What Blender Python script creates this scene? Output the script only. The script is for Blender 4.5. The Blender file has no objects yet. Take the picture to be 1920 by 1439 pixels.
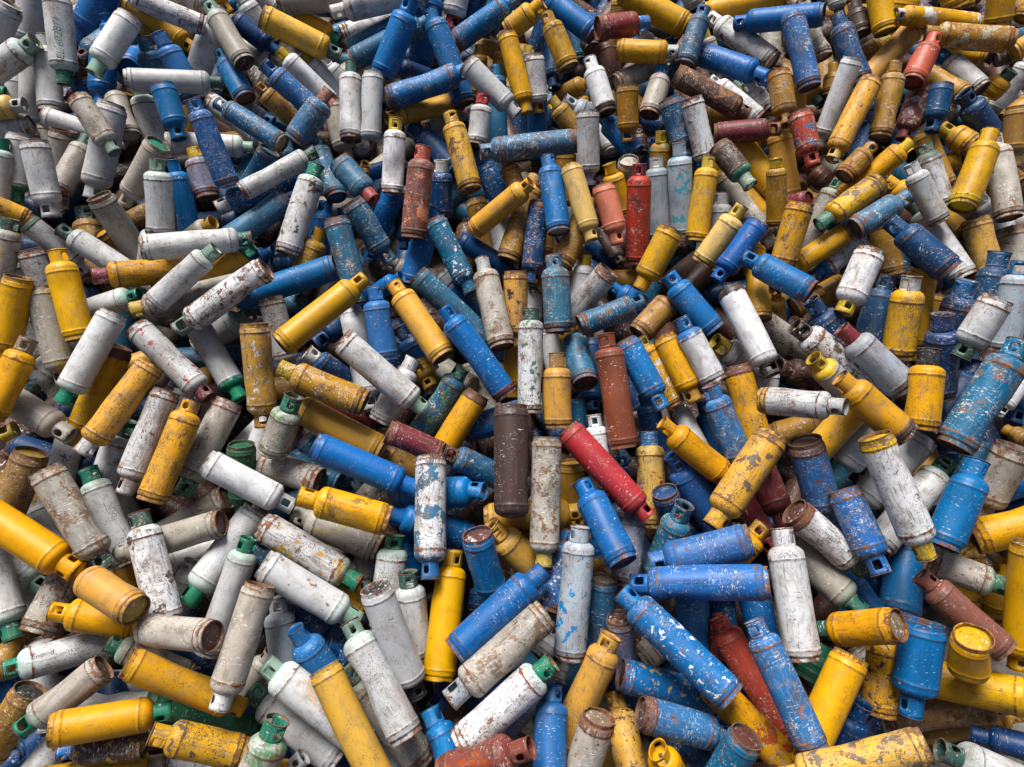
import bpy, math, random
import numpy as np
from mathutils import Vector, Matrix

scene = bpy.context.scene
R = math.radians

# ---------------------------------------------------------------- camera
TILT = R(25.0206)
CAM_H = 8.600
cam_d = bpy.data.cameras.new('camera')
cam_d.sensor_fit = 'HORIZONTAL'
cam_d.sensor_width = 36.0
cam_d.lens = 36.0 * 1274.0 / 1920.0
cam_d.clip_start = 0.1
cam_d.clip_end = 500.0
cam = bpy.data.objects.new('camera', cam_d)
scene.collection.objects.link(cam)
cam.location = (0, 0, CAM_H)
cam.rotation_euler = (TILT, 0, 0)
scene.camera = cam

# ---------------------------------------------------------------- sky, sun, exposure
SUN_EL, SUN_AZ = R(54), R(-18)
w = bpy.data.worlds.new('World')
scene.world = w
w.use_nodes = True
nt = w.node_tree
bg = nt.nodes['Background']
sky = nt.nodes.new('ShaderNodeTexSky')
sky.sky_type = 'NISHITA'
sky.sun_disc = False
sky.sun_elevation = SUN_EL
sky.sun_rotation = SUN_AZ
sky.dust_density = 6.0
sky.air_density = 0.8
nt.links.new(sky.outputs[0], bg.inputs['Color'])
bg.inputs['Strength'].default_value = 0.05
sd = bpy.data.lights.new('sun', 'SUN')
sd.energy = 3.4
sd.angle = R(30)
sd.color = (1.0, 0.985, 0.955)
sun = bpy.data.objects.new('sun', sd)
scene.collection.objects.link(sun)
sun.rotation_euler = (R(90) - SUN_EL, 0, R(180) - SUN_AZ)
scene.view_settings.view_transform = 'Standard'
scene.view_settings.look = 'None'
scene.view_settings.gamma = 1.0
scene.view_settings.exposure = 1.0
scene.cycles.max_bounces = 5
scene.cycles.diffuse_bounces = 2
scene.cycles.glossy_bounces = 2

# ---------------------------------------------------------------- paints
PAL = {
 'S': (.60, .61, .615), 'W': (.80, .81, .83), 'B': (.0005, .115, .42), 'D': (.002, .042, .16),
 'T': (.018, .12, .25), 'Y': (.74, .385, .022), 'O': (.42, .22, .030), 'K': (.42, .38, .32),
 'A': (.40, .45, .52), 'P': (.19, .20, .30), 'R': (.52, .10, .055), 'M': (.19, .026, .030),
 'J': (.21, .062, .040), 'C': (.42, .012, .030), 'X': (.11, .045, .026), 'N': (.062, .034, .028),
 'Q': (.66, .19, .09), 'G': (.012, .12, .065), 'L': (.72, .47, .13),
 'l': (.22, .36, .29), 'd': (.035, .10, .08), 'g': (.012, .19, .12), 'r': (.30, .04, .035),
 'w': (.66, .66, .66), 'b': (.004, .13, .40), 'y': (.56, .38, .035), 'o': (.45, .25, .05),
 's': (.38, .39, .39), 'n': (.02, .02, .022), 'x': (.10, .04, .03), 'm': (.22, .04, .05),
 'k': (.22, .16, .10), 'p': (.42, .42, .62), 't': (.06, .25, .33),
}
RUST = (.115, .048, .022)
LIGHT = (.62, .62, .60)

ALB = .70
def paint(name, base, wear, patch=None, top=None, foot=None, metal=0.0):
    if name in bpy.data.materials:
        return bpy.data.materials[name]
    m = bpy.data.materials.new(name)
    m.use_nodes = True
    t = m.node_tree
    N, Lk = t.nodes, t.links
    bs = N['Principled BSDF']
    tc = N.new('ShaderNodeTexCoord')
    oi = N.new('ShaderNodeObjectInfo')
    mu = N.new('ShaderNodeVectorMath'); mu.operation = 'SCALE'
    mu.inputs[0].default_value = (37.3, 71.9, 53.1)
    Lk.new(oi.outputs['Random'], mu.inputs['Scale'])
    ad = N.new('ShaderNodeVectorMath'); ad.operation = 'ADD'
    Lk.new(tc.outputs['Object'], ad.inputs[0]); Lk.new(mu.outputs[0], ad.inputs[1])
    co = ad.outputs[0]

    def noise(scale, detail=3, rough=.55, dist=0., vec=None):
        n = N.new('ShaderNodeTexNoise')
        n.inputs['Scale'].default_value = scale
        n.inputs['Detail'].default_value = detail
        n.inputs['Roughness'].default_value = rough
        n.inputs['Distortion'].default_value = dist
        Lk.new(vec or co, n.inputs['Vector'])
        return n.outputs['Fac']

    def stretch(v):
        s = N.new('ShaderNodeVectorMath'); s.operation = 'MULTIPLY'
        s.inputs[1].default_value = v
        Lk.new(co, s.inputs[0])
        return s.outputs[0]

    def ramp(x, a, b, flip=False):
        r = N.new('ShaderNodeMapRange')
        r.interpolation_type = 'SMOOTHSTEP'
        r.inputs['From Min'].default_value = a
        r.inputs['From Max'].default_value = b
        if flip:
            r.inputs['To Min'].default_value = 1; r.inputs['To Max'].default_value = 0
        Lk.new(x, r.inputs['Value'])
        return r.outputs[0]

    def mth(op, x, y):
        q = N.new('ShaderNodeMath'); q.operation = op
        for i, v in enumerate((x, y)):
            if isinstance(v, (int, float)):
                q.inputs[i].default_value = v
            else:
                Lk.new(v, q.inputs[i])
        return q.outputs[0]

    def mix(f, a, b):
        q = N.new('ShaderNodeMix'); q.data_type = 'RGBA'
        for sock, v in ((q.inputs[0], f), (q.inputs[6], a), (q.inputs[7], b)):
            if isinstance(v, tuple):
                sock.default_value = (*v, 1)
            elif isinstance(v, (int, float)):
                sock.default_value = v
            else:
                Lk.new(v, sock)
        return q.outputs[2]

    at = N.new('ShaderNodeAttribute'); at.attribute_name = 'edge'
    edge = at.outputs['Fac']
    at2 = N.new('ShaderNodeAttribute'); at2.attribute_name = 'zone'
    zone = at2.outputs['Fac']
    w_ = wear
    base = tuple(v * ALB for v in base)
    lum = .3 * base[0] + .6 * base[1] + .1 * base[2]
    pale = lum > .28
    c = tuple(base)
    gw = .10 if (base[0] < .05 or base[2] < .06) else .35
    grey = tuple((1 - gw) * v + gw * lum for v in base)
    big = noise(3.1, 3, .6)
    col = mix(mth('MULTIPLY', ramp(big, .40, .68), .14 + .07 * w_), c, tuple(min(1, v * 1.12 + .006) for v in grey))
    col = mix(mth('MULTIPLY', ramp(noise(1.7, 2), .5, .75), .40), col, tuple(v * .62 for v in c))
    # a second coat left on the shoulder or on the foot, with a ragged edge
    rag = mth('MULTIPLY', mth('SUBTRACT', noise(14, 5, .7), .5), .35)
    zr = mth('ADD', zone, rag)
    if top is not None:
        col = mix(ramp(zr, .62, .68), col, top)
    if foot is not None:
        col = mix(ramp(zr, -.68, -.62, True), col, foot)
    if patch is not None:
        pc, pa, ps = patch
        pn = noise(ps, 6, .62, .3)
        col = mix(ramp(pn, .66 - .2 * pa, .675 - .2 * pa), col, pc)
        hole = noise(9, 5, .6, .2)
        col = mix(mth('MULTIPLY', ramp(hole, .60, .62), .8), col, c)
    # grime rubbed along the body
    gr = noise(6.0, 5, .7, .4)
    col = mix(mth('MULTIPLY', ramp(gr, .44, .74), .34 + .13 * w_), col, (.13, .105, .078) if pale else tuple(v * .45 + .012 for v in c))
    st1 = noise(1.0, 5, .65, .5, stretch((7, 7, 2.6)))
    col = mix(mth('MULTIPLY', ramp(st1, .50, .66), .16 + .11 * w_), col, (.20, .13, .075) if pale else (.055, .04, .03))
    # long faint scuffs
    sc1 = noise(1.0, 4, .6, .0, stretch((46, 46, 7)))
    thr = .64 - .025 * w_
    col = mix(mth('MULTIPLY', ramp(sc1, thr, thr + .05), .35 + .08 * w_), col,
              (.10, .085, .075) if pale else tuple(.75 * v + .25 * g for v, g in zip(c, (.35, .42, .47))))
    # hair cracks and scratches round and along
    cl = ramp(noise(4.0, 3, .6), .42, .62)
    sc2 = noise(1.0, 3, .55, .6, stretch((24, 24, 95)))
    th2 = .665 - .022 * w_
    mk = mth('MULTIPLY', ramp(sc2, th2, th2 + .02), cl)
    col = mix(mth('MULTIPLY', mk, .75), col, (.05, .04, .035) if (pale or base[0] > .4) else LIGHT)
    # small chips down to primer, in clusters
    ch = noise(44, 4, .65)
    clus = noise(5.2, 3, .6)
    chs = mth('ADD', ch, mth('MULTIPLY', mth('SUBTRACT', clus, .5), 1.05))
    dull = base[0] < .3 and base[0] > base[2] * 1.3 and lum < .12
    w1 = max(0, w_ - 1.6) if dull else w_
    t1 = .815 - .040 * w1
    m1 = ramp(chs, t1, t1 + .018)
    primer = (.50, .50, .48) if not pale else (.16, .115, .085)
    if base[0] > .4 and base[2] < .1:
        primer = (.30, .25, .20)
    if not pale and not (base[0] > .3):
        primer = mix(ramp(noise(13, 3), .44, .56), (.12, .075, .05), (.42, .43, .42) if not dull else (.25, .2, .18))
    col = mix(mth('MULTIPLY', m1, .85), col, primer)
    # rust: blotches, and more of it where rings, seams and rims take the knocks
    rn = noise(10.5, 7, .68, .25)
    rn2 = noise(60, 3, .6)
    rr = mth('ADD', mth('ADD', rn, mth('MULTIPLY', edge, .10 + .035 * w_)), mth('MULTIPLY', mth('SUBTRACT', rn2, .5), .16))
    t2 = .745 - .047 * w_
    m2 = ramp(rr, t2, t2 + .03)
    rcol = mix(ramp(noise(24, 4), .35, .65), RUST, (.21, .10, .045))
    col = mix(mth('MULTIPLY', m2, .93), col, rcol)
    # pits and flecks the size of a fingertip
    pf = mth('ADD', noise(78, 3, .62), mth('MULTIPLY', mth('SUBTRACT', noise(3.4, 4, .65), .5), .62))
    t3 = .685 - .024 * w_
    col = mix(mth('MULTIPLY', ramp(pf, t3, t3 + .03), .50 + .10 * w_), col, (.045, .028, .018) if (pale or base[0] > .3) else mix(ramp(noise(9, 2), .47, .53), (.05, .03, .02), (.30, .24, .19)))
    # dirt settled along the joints
    col = mix(mth('MULTIPLY', mth('MULTIPLY', ramp(edge, .3, 1.), ramp(noise(17, 3), .34, .56)), .62), col, (.07, .05, .035))
    hs = N.new('ShaderNodeHueSaturation')
    Lk.new(col, hs.inputs['Color'])
    sp = N.new('ShaderNodeSeparateColor')
    Lk.new(oi.outputs['Color'], sp.inputs[0])
    if base[2] > base[0]:
        Lk.new(mth('ADD', mth('MULTIPLY', sp.outputs[0], .022), .481), hs.inputs['Hue'])
    else:
        Lk.new(mth('ADD', mth('MULTIPLY', sp.outputs[0], .016), .490), hs.inputs['Hue'])
    Lk.new(mth('ADD', mth('MULTIPLY', sp.outputs[1], .32), .86), hs.inputs['Value'])
    Lk.new(mth('ADD', mth('MULTIPLY', sp.outputs[2], .20), .94), hs.inputs['Saturation'])
    Lk.new(hs.outputs[0], bs.inputs['Base Color'])
    rough = mth('ADD', mth('MULTIPLY', mth('MAXIMUM', m2, m1), .35), mth('ADD', mth('MULTIPLY', gr, .25), .30 + .03 * w_))
    Lk.new(rough, bs.inputs['Roughness'])
    bs.inputs['Metallic'].default_value = metal
    bs.inputs['Specular IOR Level'].default_value = .30
    hgt = mth('ADD', mth('MULTIPLY', mth('MAXIMUM', m1, m2), -1.0), mth('MULTIPLY', noise(22, 4, .6), .8))
    bp = N.new('ShaderNodeBump')
    bp.inputs['Strength'].default_value = .38
    bp.inputs['Distance'].default_value = .004
    Lk.new(hgt, bp.inputs['Height'])
    Lk.new(bp.outputs[0], bs.inputs['Normal'])
    return m

COLOUR_WORD = dict(S='silver', W='white', B='blue', D='navy', T='steel_blue', Y='yellow', O='ochre', K='beige',
                   A='pale_blue', P='grey_violet', R='orange_red', M='maroon', J='brick', C='crimson', X='rust_brown', Q='coral',
                   N='dark_brown', G='green', L='pale_yellow')
PATCHES = {  # note: (colour key or rgb, amount, noise scale)
 'bluepatch': ((.03, .13, .25), .54, 6.5), 'yellowpatch': ('y', .40, 6), 'rustpatch': (RUST, .36, 5.5), 'brownpatch': ((.07, .035, .02), .42, 6),
 'greenyellow': ((.10, .22, .05), .50, 8), 'whitescratch': ('w', .30, 14), 'whitepeel': ('w', .52, 6), 'multi': ((.1, .25, .2), .5, 9),
 'redgraffiti': ((.25, .01, .03), .44, 7), 'bluespots': ((.03, .08, .25), .36, 11), 'bluescratch': ('b', .42, 10),
 'bluemark': ('t', .46, 7), 'greenspots': ((.03, .18, .1), .42, 10), 'purplespots': ((.3, .3, .5), .44, 11),
 'greypatch': ((.15, .14, .15), .48, 6), 'whitepatch': ('w', .46, 12), 'blackspeck': ((.03, .022, .016), .46, 13),
 'blackscratch': ((.04, .025, .02), .50, 5), 'rustspots': ((.12, .05, .025), .50, 12), 'brownwriting': ((.22, .12, .01), .34, 3),
 'greenpatch': ((.10, .26, .17), .50, 3.4), 'greenrust': ((.08, .22, .10), .56, 6), 'orangerust': ((.27, .07, .02), .55, 3.5),
 'blackandyellow': ((.62, .38, .02), .42, 6), 'rusty': ((.12, .07, .04), .55, 14), 'worn': ((.20, .17, .15), .44, 9), 'rustybrown': ((.16, .075, .035), .55, 5), 'paleorange': ((.52, .17, .06), .58, 4), 'redbrown': ((.10, .04, .025), .50, 6),
 'brown': ((.16, .09, .04), .55, 6), 'rustspeck': ((.13, .06, .025), .58, 14), 'darkscribble': ((.05, .05, .055), .42, 8),
 'darkscratch': ((.05, .05, .05), .40, 5), 'wornbrown': ((.12, .09, .07), .46, 3.5), 'yellowscratch': ((.5, .3, .02), .40, 7),
 'greyblotch': ((.10, .09, .10), .56, 9), 'redfleck': ((.3, .03, .03), .34, 12), 'tanpatch': ((.42, .33, .24), .52, 3),
 'purplewhite': ((.45, .45, .6), .42, 5), 'darkrust': ((.05, .03, .02), .62, 9), 'whiteworn': ((.42, .42, .42), .56, 9),
 'dented': ((.2, .12, .07), .45, 5), 'goldspecks': ((.5, .33, .1), .34, 16), 'darkstreak': ((.08, .06, .05), .55, 7),
 'orange': ((.30, .12, .035), .55, 5), 'whitestripe': ((.6, .6, .58), .6, 3), 'yellowgreen': ((.45, .47, .35), .55, 6),
 'purple': ((.3, .3, .5), .5, 9), 'pinksquiggle': ((.45, .08, .2), .22, 4), 'rustbase': (RUST, .2, 6),
}
TOPS = {'greenshoulder': 'g', 'blueshoulder': 'b', 'yellowshoulder': 'y', 'whiteshoulder': 'w', 'blacktop': 'd'}
FEET = {'blackfoot': 'n', 'yellowbase': 'y', 'rustmouth': 'x', 'rustdome': 'k', 'greendome': 'd', 'rustybase': 'x',
        'rustyrim': 'x', 'greenbase': 'g', 'redbase': 'r', 'stone': 'k'}

def pc(v):
    return PAL[v] if isinstance(v, str) else v

def mats_for(col, cc, wear, notes):
    base = PAL[col]
    patch = top = foot = None
    key = f'{COLOUR_WORD[col]}_paint_wear{wear}'
    for nme in notes:
        if nme in PATCHES:
            a = PATCHES[nme]; patch = (pc(a[0]), a[1], a[2]); key += '_' + nme
        if nme in TOPS:
            top = PAL[TOPS[nme]]; key += '_' + nme
        if nme in FEET and not nme in ('greenbase', 'redbase', 'stone'):
            foot = PAL[FEET[nme]]; key += '_' + nme
    if top is None and cc in 'gld' and col in 'SKW':
        top = tuple(.45 * a + .55 * b for a, b in zip(PAL[cc], base)); key += '_mist_' + cc
    metal = 0.
    body = paint(key, base, wear, patch, top, foot, metal)
    ring = base
    f = [FEET[x] for x in notes if x in FEET and x not in ('greenbase', 'redbase', 'stone')]
    rk = f'{COLOUR_WORD[col]}_ring_{wear}'
    if f:
        ring = PAL[f[0]]; rk += '_' + f[0]
    ringm = paint(rk, ring, min(3, wear + 1))
    cm = body
    if cc != '.':
        cm = paint('collar_paint_' + {'l': 'pale_green', 'd': 'dark_green', 'g': 'green', 'G': 'bright_green', 'r': 'red', 'R': 'orange', 'w': 'white',
                   'b': 'blue', 'y': 'yellow', 'o': 'ochre', 's': 'silver', 'n': 'black', 'x': 'rust', 'm': 'maroon', 'k': 'brown',
                   'p': 'lilac', 't': 'teal', 'A': 'pale_blue'}[cc] + str(wear), PAL[cc] if cc != 'G' else (.0, .30, .16), max(1, wear))
    elif patch or top or foot:
        cm = paint(f'{COLOUR_WORD[col]}_collar_{wear}', base, wear)
    dome = {'greenbase': 'g', 'redbase': 'r', 'stone': 'K', 'rustbase': 'x', 'yellowmouth': 'y'}
    dm = None
    for x in notes:
        if x in dome:
            dm = paint('base_paint_' + x, PAL[dome[x]], 2)
    if dm is None:
        q = (ord(col) * 7 + wear * 5 + len(notes) * 3) % 5
        if 'yellowbase' in notes or 'bigmouth' in notes: q = 4
        dk = {0: 'x', 1: 'n', 2: 'x', 3: 'k'}.get(q)
        if dk: dm = paint('base_paint_worn_' + {'x': 'rust', 'n': 'dark', 'k': 'brown'}[dk], PAL[dk], 3)
    return body, ringm, cm, dm

# ---------------------------------------------------------------- geometry in the cylinder's own frame: z runs from base to collar, x faces up
NS = 36

def lathe(prof, ns=NS, close0=False, close1=False):
    """prof rows: radius, z, edge, zone -> verts, faces, edge, zone"""
    p = np.array(prof, float)
    th = np.linspace(0, 2 * math.pi, ns, endpoint=False)
    k = len(p)
    V = np.zeros((k, ns, 3))
    V[:, :, 0] = p[:, 0:1] * np.cos(th)
    V[:, :, 1] = p[:, 0:1] * np.sin(th)
    V[:, :, 2] = p[:, 1:2]
    E = np.repeat(p[:, 2], ns); Z = np.repeat(p[:, 3], ns)
    F = []
    for i in range(k - 1):
        for j in range(ns):
            j2 = (j + 1) % ns
            F.append((i * ns + j, i * ns + j2, (i + 1) * ns + j2, (i + 1) * ns + j))
    if close0:
        F.append(tuple(range(ns - 1, -1, -1)))
    if close1:
        F.append(tuple((k - 1) * ns + j for j in range(ns)))
    return V.reshape(-1, 3), F, E, Z

def body_geo(r, L, rng, wear, open_foot=True, nocollar=False, seam=True):
    Hc = rng.uniform(.92, 1.15) * r if not nocollar else .05 * r
    ze = L - Hc - .40 * r                       # the straight wall ends here
    z0 = .34 * r
    if ze < z0 + r:
        ze = z0 + r
    pr = [(.02 * r, .13 * r, 0, -1), (.35 * r, .142 * r, 0, -1), (.62 * r, .17 * r, .1, -1), (.80 * r, .21 * r, .3, -1), (.90 * r, .26 * r, .8, -1),
          (.965 * r, .30 * r, .9, -.95), (1.0 * r, .40 * r, .5, -.9)]
    def add(z, rr, e, zn): pr.append((rr * r, z, e, zn))
    add(z0 + .22 * r, 1.0, .3, -.75); add(z0 + .25 * r, 1.022, .9, -.72); add(z0 + .31 * r, 1.022, .9, -.70); add(z0 + .34 * r, 1.0, .5, -.68)
    a, b = z0 + .45 * r, ze - .40 * r
    m = max(4, int((b - a) / (.45 * r)))
    for i in range(m + 1):
        f = i / m
        add(a + (b - a) * f, 1.0, 0, -.62 + 1.1 * f if f < .06 or f > .94 else -.3 + .7 * f)
    add(ze - .28 * r, 1.0, .4, .56); add(ze - .25 * r, 1.022, .9, .6); add(ze - .19 * r, 1.022, .9, .62); add(ze - .16 * r, 1.0, .4, .64)
    hs = rng.uniform(.46, .66)
    for q in (0, .2, .4, .58, .74, .88, 1.0):
        an = q * math.pi / 2 * .93
        add(ze + hs * r * math.sin(an), max(.12, math.cos(an)), .0 if q < .7 else .6, .66 + .3 * q)
    V, F, E, Z = lathe(pr, NS, True, True)
    # knocks: shallow dents, a weld seam, a slight bend
    ln = max(L, .1)
    nd = rng.randint(1, 3 + 2 * wear)
    for _ in range(nd):
        zc = rng.uniform(.2, .85) * ln; th = rng.uniform(0, 2 * math.pi)
        cx, cy = r * math.cos(th), r * math.sin(th)
        s = rng.uniform(.25, .95) * r; dp = rng.uniform(.01, .055) * r * (1 + .25 * wear)
        if rng.random() < .16: dp = rng.uniform(.12, .26) * r; s = rng.uniform(.45, .9) * r
        d2 = (V[:, 0] - cx) ** 2 + (V[:, 1] - cy) ** 2 + (V[:, 2] - zc) ** 2 * .5
        f = np.exp(-d2 / (s * s)) * dp
        V[:, 0] -= f * math.cos(th); V[:, 1] -= f * math.sin(th)
    if seam:
        j0 = rng.randint(0, NS - 1)
        sel = (np.arange(len(V)) % NS == j0) & (V[:, 2] > z0) & (V[:, 2] < ze)
        V[sel, 0] *= 1.014; V[sel, 1] *= 1.014
        E[sel] = np.maximum(E[sel], .30)
    bend = rng.uniform(-.09, .09) * r
    ba = rng.uniform(0, math.pi)
    q = np.sin(np.clip(V[:, 2] / ln, 0, 1) * math.pi) * bend
    V[:, 0] += q * math.cos(ba); V[:, 1] += q * math.sin(ba)
    ov = 1 + .012 * rng.uniform(-1, 1)
    V[:, 0] *= ov; V[:, 1] /= ov
    return V, F, E, Z, ze

def foot_geo(r, rng):
    a, b = .915 * r, .865 * r
    pr = [(a * 1.02, .40 * r, 1, 0), (a, .34 * r, .9, 0), (a, .16 * r, .4, 0), (a * 1.012, .04 * r, .8, 0), (a * 1.02, .012 * r, 1, 0), (a * .995, 0, 1, 0), (b, 0, 1, 0),
          (b * .99, .03 * r, 1, 0), (b, .15 * r, .7, 0), (b, .26 * r, .9, 0)]
    V, F, E, Z = lathe(pr)
    # bent rim
    for _ in range(rng.randint(0, 3)):
        th = rng.uniform(0, 2 * math.pi); dp = rng.uniform(.02, .12) * r
        d2 = (V[:, 0] - a * math.cos(th)) ** 2 + (V[:, 1] - a * math.sin(th)) ** 2
        f = np.exp(-d2 / (.30 * r) ** 2) * dp * np.clip(1 - V[:, 2] / (.3 * r), 0, 1)
        V[:, 0] -= f * math.cos(th); V[:, 1] -= f * math.sin(th); V[:, 2] += f * .4
    return V, F, E, Z

def collar_geo(r, zb, zt, kind, phase, rng):
    """sheet-metal guard: a thin tube with openings cut through it and a rolled rim"""
    rad = .60 * r if kind != 'narrow' else .54 * r
    H = zt - zb
    P, Q = [], []           # 2-D verts (theta, h), faces
    idx = {}
    def vid(t, h):
        k = (round((t % (2 * math.pi)) * 2000) % 12566, round(h * 4000))
        if k not in idx:
            idx[k] = len(P); P.append((t, h))
        return idx[k]
    n = 6
    def plain(t0, t1, cols):
        hs = [i / n for i in range(n + 1)]
        for i in range(cols):
            for j in range(n):
                a0 = t0 + (t1 - t0) * i / cols; a1 = t0 + (t1 - t0) * (i + 1) / cols
                Q.append((vid(a0, hs[j]), vid(a1, hs[j]), vid(a1, hs[j + 1]), vid(a0, hs[j + 1])))
    def holed(t0, t1, hw, h0, h1, power):
        tc, hc = (t0 + t1) / 2, (h0 + h1) / 2
        A, Hh = hw, (h1 - h0) / 2
        out = []
        for i in range(n): out.append((t0 + (t1 - t0) * i / n, 0.))
        for i in range(n): out.append((t1, i / n))
        for i in range(n): out.append((t1 - (t1 - t0) * i / n, 1.))
        for i in range(n): out.append((t0, 1. - i / n))
        inn = []
        for (t, h) in out:
            u = (t - tc) / ((t1 - t0) / 2); v = (h - .5) / .5
            s = (abs(u) ** power + abs(v) ** power) ** (1 / power)
            inn.append((tc + A * u / s, hc + Hh * v / s))
        K = len(out)
        rings = []
        for f in (0, .5, 1):
            rings.append([vid(o[0] + (q[0] - o[0]) * f, o[1] + (q[1] - o[1]) * f) for o, q in zip(out, inn)])
        for a in range(2):
            for i in range(K):
                j = (i + 1) % K
                Q.append((rings[a][i], rings[a][j], rings[a + 1][j], rings[a + 1][i]))
    spec = {'rect': (2, 1.25, .42, .24, .72, 9.), 'round': (2, 1.25, .40, .27, .73, 2.), 'wide': (2, 1.9, .70, .18, .74, 4.), 'narrow': (2, 1.1, .34, .3, .70, 3.), 'three': (3, 1.2, .38, .26, .70, 6.)}[kind]
    cnt, pw, hw, h0, h1, po = spec
    step = 2 * math.pi / cnt
    for k in range(cnt):
        c = phase + k * step
        holed(c - pw / 2, c + pw / 2, hw, h0, h1, po)
        plain(c + pw / 2, c + step - pw / 2, 4)
    P2 = np.array(P)
    th_, hh = P2[:, 0], P2[:, 1]
    flare = 1 + .10 * np.clip(.25 - hh, 0, 1) + .05 * np.clip(hh - .8, 0, 1) / .2 * .6
    thick = .028 * r
    def shell(rr):
        return np.c_[rr * flare * np.cos(th_), rr * flare * np.sin(th_), zb + H * hh]
    Vo, Vi = shell(rad), shell(rad - thick)
    nP = len(P)
    F = [tuple(q) for q in Q] + [tuple(nP + i for i in reversed(q)) for q in Q]
    cntE = {}
    for q in Q:
        for i in range(4):
            a, b = q[i], q[(i + 1) % 4]
            cntE.setdefault((min(a, b), max(a, b)), []).append((a, b))
    for k, v in cntE.items():
        if len(v) == 1:
            a, b = v[0]
            F.append((b, a, nP + a, nP + b))
    V = np.r_[Vo, Vi]
    E = np.r_[(hh > .9) * .7 + (hh < .1) * .7, (hh > .9) * .7 + (hh < .1) * .7]
    # rolled rim
    rr, br = rad * 1.035 - thick * .4, rng.choice((.022, .03, .04)) * r
    pr = [(rr + br * math.cos(a), zt - br * .4 + br * math.sin(a), 1., 1.) for a in np.linspace(0, 2 * math.pi, 7)]
    V2, F2, E2, Z2 = lathe(pr, 32)
    F += [tuple(i + len(V) for i in f) for f in F2]
    V = np.r_[V, V2]; E = np.r_[E, E2]
    # knocked out of true
    sq = rng.uniform(-.06, .06); an = rng.uniform(0, math.pi)
    if rng.random() < .18: sq *= 3
    k = np.clip((V[:, 2] - zb) / H, 0, 1) * sq
    ca, sa = math.cos(an), math.sin(an)
    u = V[:, 0] * ca + V[:, 1] * sa; v = -V[:, 0] * sa + V[:, 1] * ca
    u = u * (1 + k) + k * .5 * r * rng.uniform(-1, 1); v = v * (1 - k)
    V[:, 0] = u * ca - v * sa; V[:, 1] = u * sa + v * ca
    return V, F, E, np.ones(len(V))

def valve_geo(r, ze):
    z = ze + .48 * r
    pr = [(.20 * r, z, .5, 1), (.20 * r, z + .10 * r, .5, 1), (.13 * r, z + .12 * r, .3, 1), (.13 * r, z + .26 * r, .3, 1), (.07 * r, z + .27 * r, 1, 1), (.06 * r, z + .20 * r, 1, 1)]
    return lathe(pr, 14, True, True)

def make_mesh(name, V, F, E, Z, mats, mi=None):
    me = bpy.data.meshes.new(name)
    me.from_pydata(V.tolist(), [], F)
    me.polygons.foreach_set('use_smooth', np.ones(len(me.polygons), bool))
    for nm, arr in (('edge', E), ('zone', Z)):
        a = me.attributes.new(nm, 'FLOAT', 'POINT')
        a.data.foreach_set('value', np.asarray(arr, np.float32))
    for m in mats: me.materials.append(m)
    if mi is not None:
        me.polygons.foreach_set('material_index', np.asarray(mi, np.int32))
    me.update()
    return me

def frame(b, c):
    z = (c - b).normalized()
    view = (Vector((0, 0, CAM_H)) - (b + c) / 2).normalized()
    x = (view - z * view.dot(z)).normalized()
    y = z.cross(x)
    return Matrix(((x.x, y.x, z.x, b.x), (x.y, y.y, z.y, b.y), (x.z, y.z, z.z, b.z), (0, 0, 0, 1)))

dark_metal = bpy.data.materials.new('valve_brass'); dark_metal.use_nodes = True
_b = dark_metal.node_tree.nodes['Principled BSDF']
_b.inputs['Base Color'].default_value = (.10, .08, .05, 1); _b.inputs['Metallic'].default_value = .7; _b.inputs['Roughness'].default_value = .5
ink = bpy.data.materials.new('black_marker_ink'); ink.use_nodes = True
_b = ink.node_tree.nodes['Principled BSDF']
_b.inputs['Base Color'].default_value = (.045, .035, .03, 1); _b.inputs['Roughness'].default_value = .7
inkg = bpy.data.materials.new('green_stencil_ink'); inkg.use_nodes = True
_b = inkg.node_tree.nodes['Principled BSDF']
_b.inputs['Base Color'].default_value = (.02, .07, .055, 1); _b.inputs['Roughness'].default_value = .7
inkw = bpy.data.materials.new('white_stencil_ink'); inkw.use_nodes = True
inkw.node_tree.nodes['Principled BSDF'].inputs['Base Color'].default_value = (.7, .7, .7, 1)

def lettering(lines, r, L, size, along, matl, parent, ang0=0.0, flip=False, rot90=False, slant=.25, rs=1.0):
    """hand lettering lying on the curved wall: text outline bent round the cylinder"""
    cu = bpy.data.curves.new('lettering', 'FONT')
    cu.body = '\n'.join(lines); cu.size = size; cu.align_x = 'CENTER'; cu.align_y = 'CENTER'
    cu.shear = slant; cu.space_line = .9; cu.resolution_u = 3; cu.offset = -.0012; cu.fill_mode = 'FRONT'
    tmp = bpy.data.objects.new('lettering_tmp', cu)
    scene.collection.objects.link(tmp)
    dg = bpy.context.evaluated_depsgraph_get()
    me = bpy.data.meshes.new_from_object(tmp.evaluated_get(dg))
    bpy.data.objects.remove(tmp); bpy.data.curves.remove(cu)
    n = len(me.vertices)
    co = np.zeros(n * 3); me.vertices.foreach_get('co', co); co = co.reshape(-1, 3)
    u, v = co[:, 0].copy(), co[:, 1].copy()
    if rot90: u, v = -v, u
    if flip: u, v = -u, -v
    v += np.sin(u * 47) * size * .04
    th = ang0 - v / (r * rs)
    R2 = r * rs * 1.012 + .0012
    out = np.c_[R2 * np.cos(th), R2 * np.sin(th), along * L + u]
    me.vertices.foreach_set('co', out.ravel())
    me.materials.clear(); me.materials.append(matl)
    me.update()
    me.name = 'lettering'
    o = bpy.data.objects.new('lettering', me)
    scene.collection.objects.link(o); o.parent = parent
    return o

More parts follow.
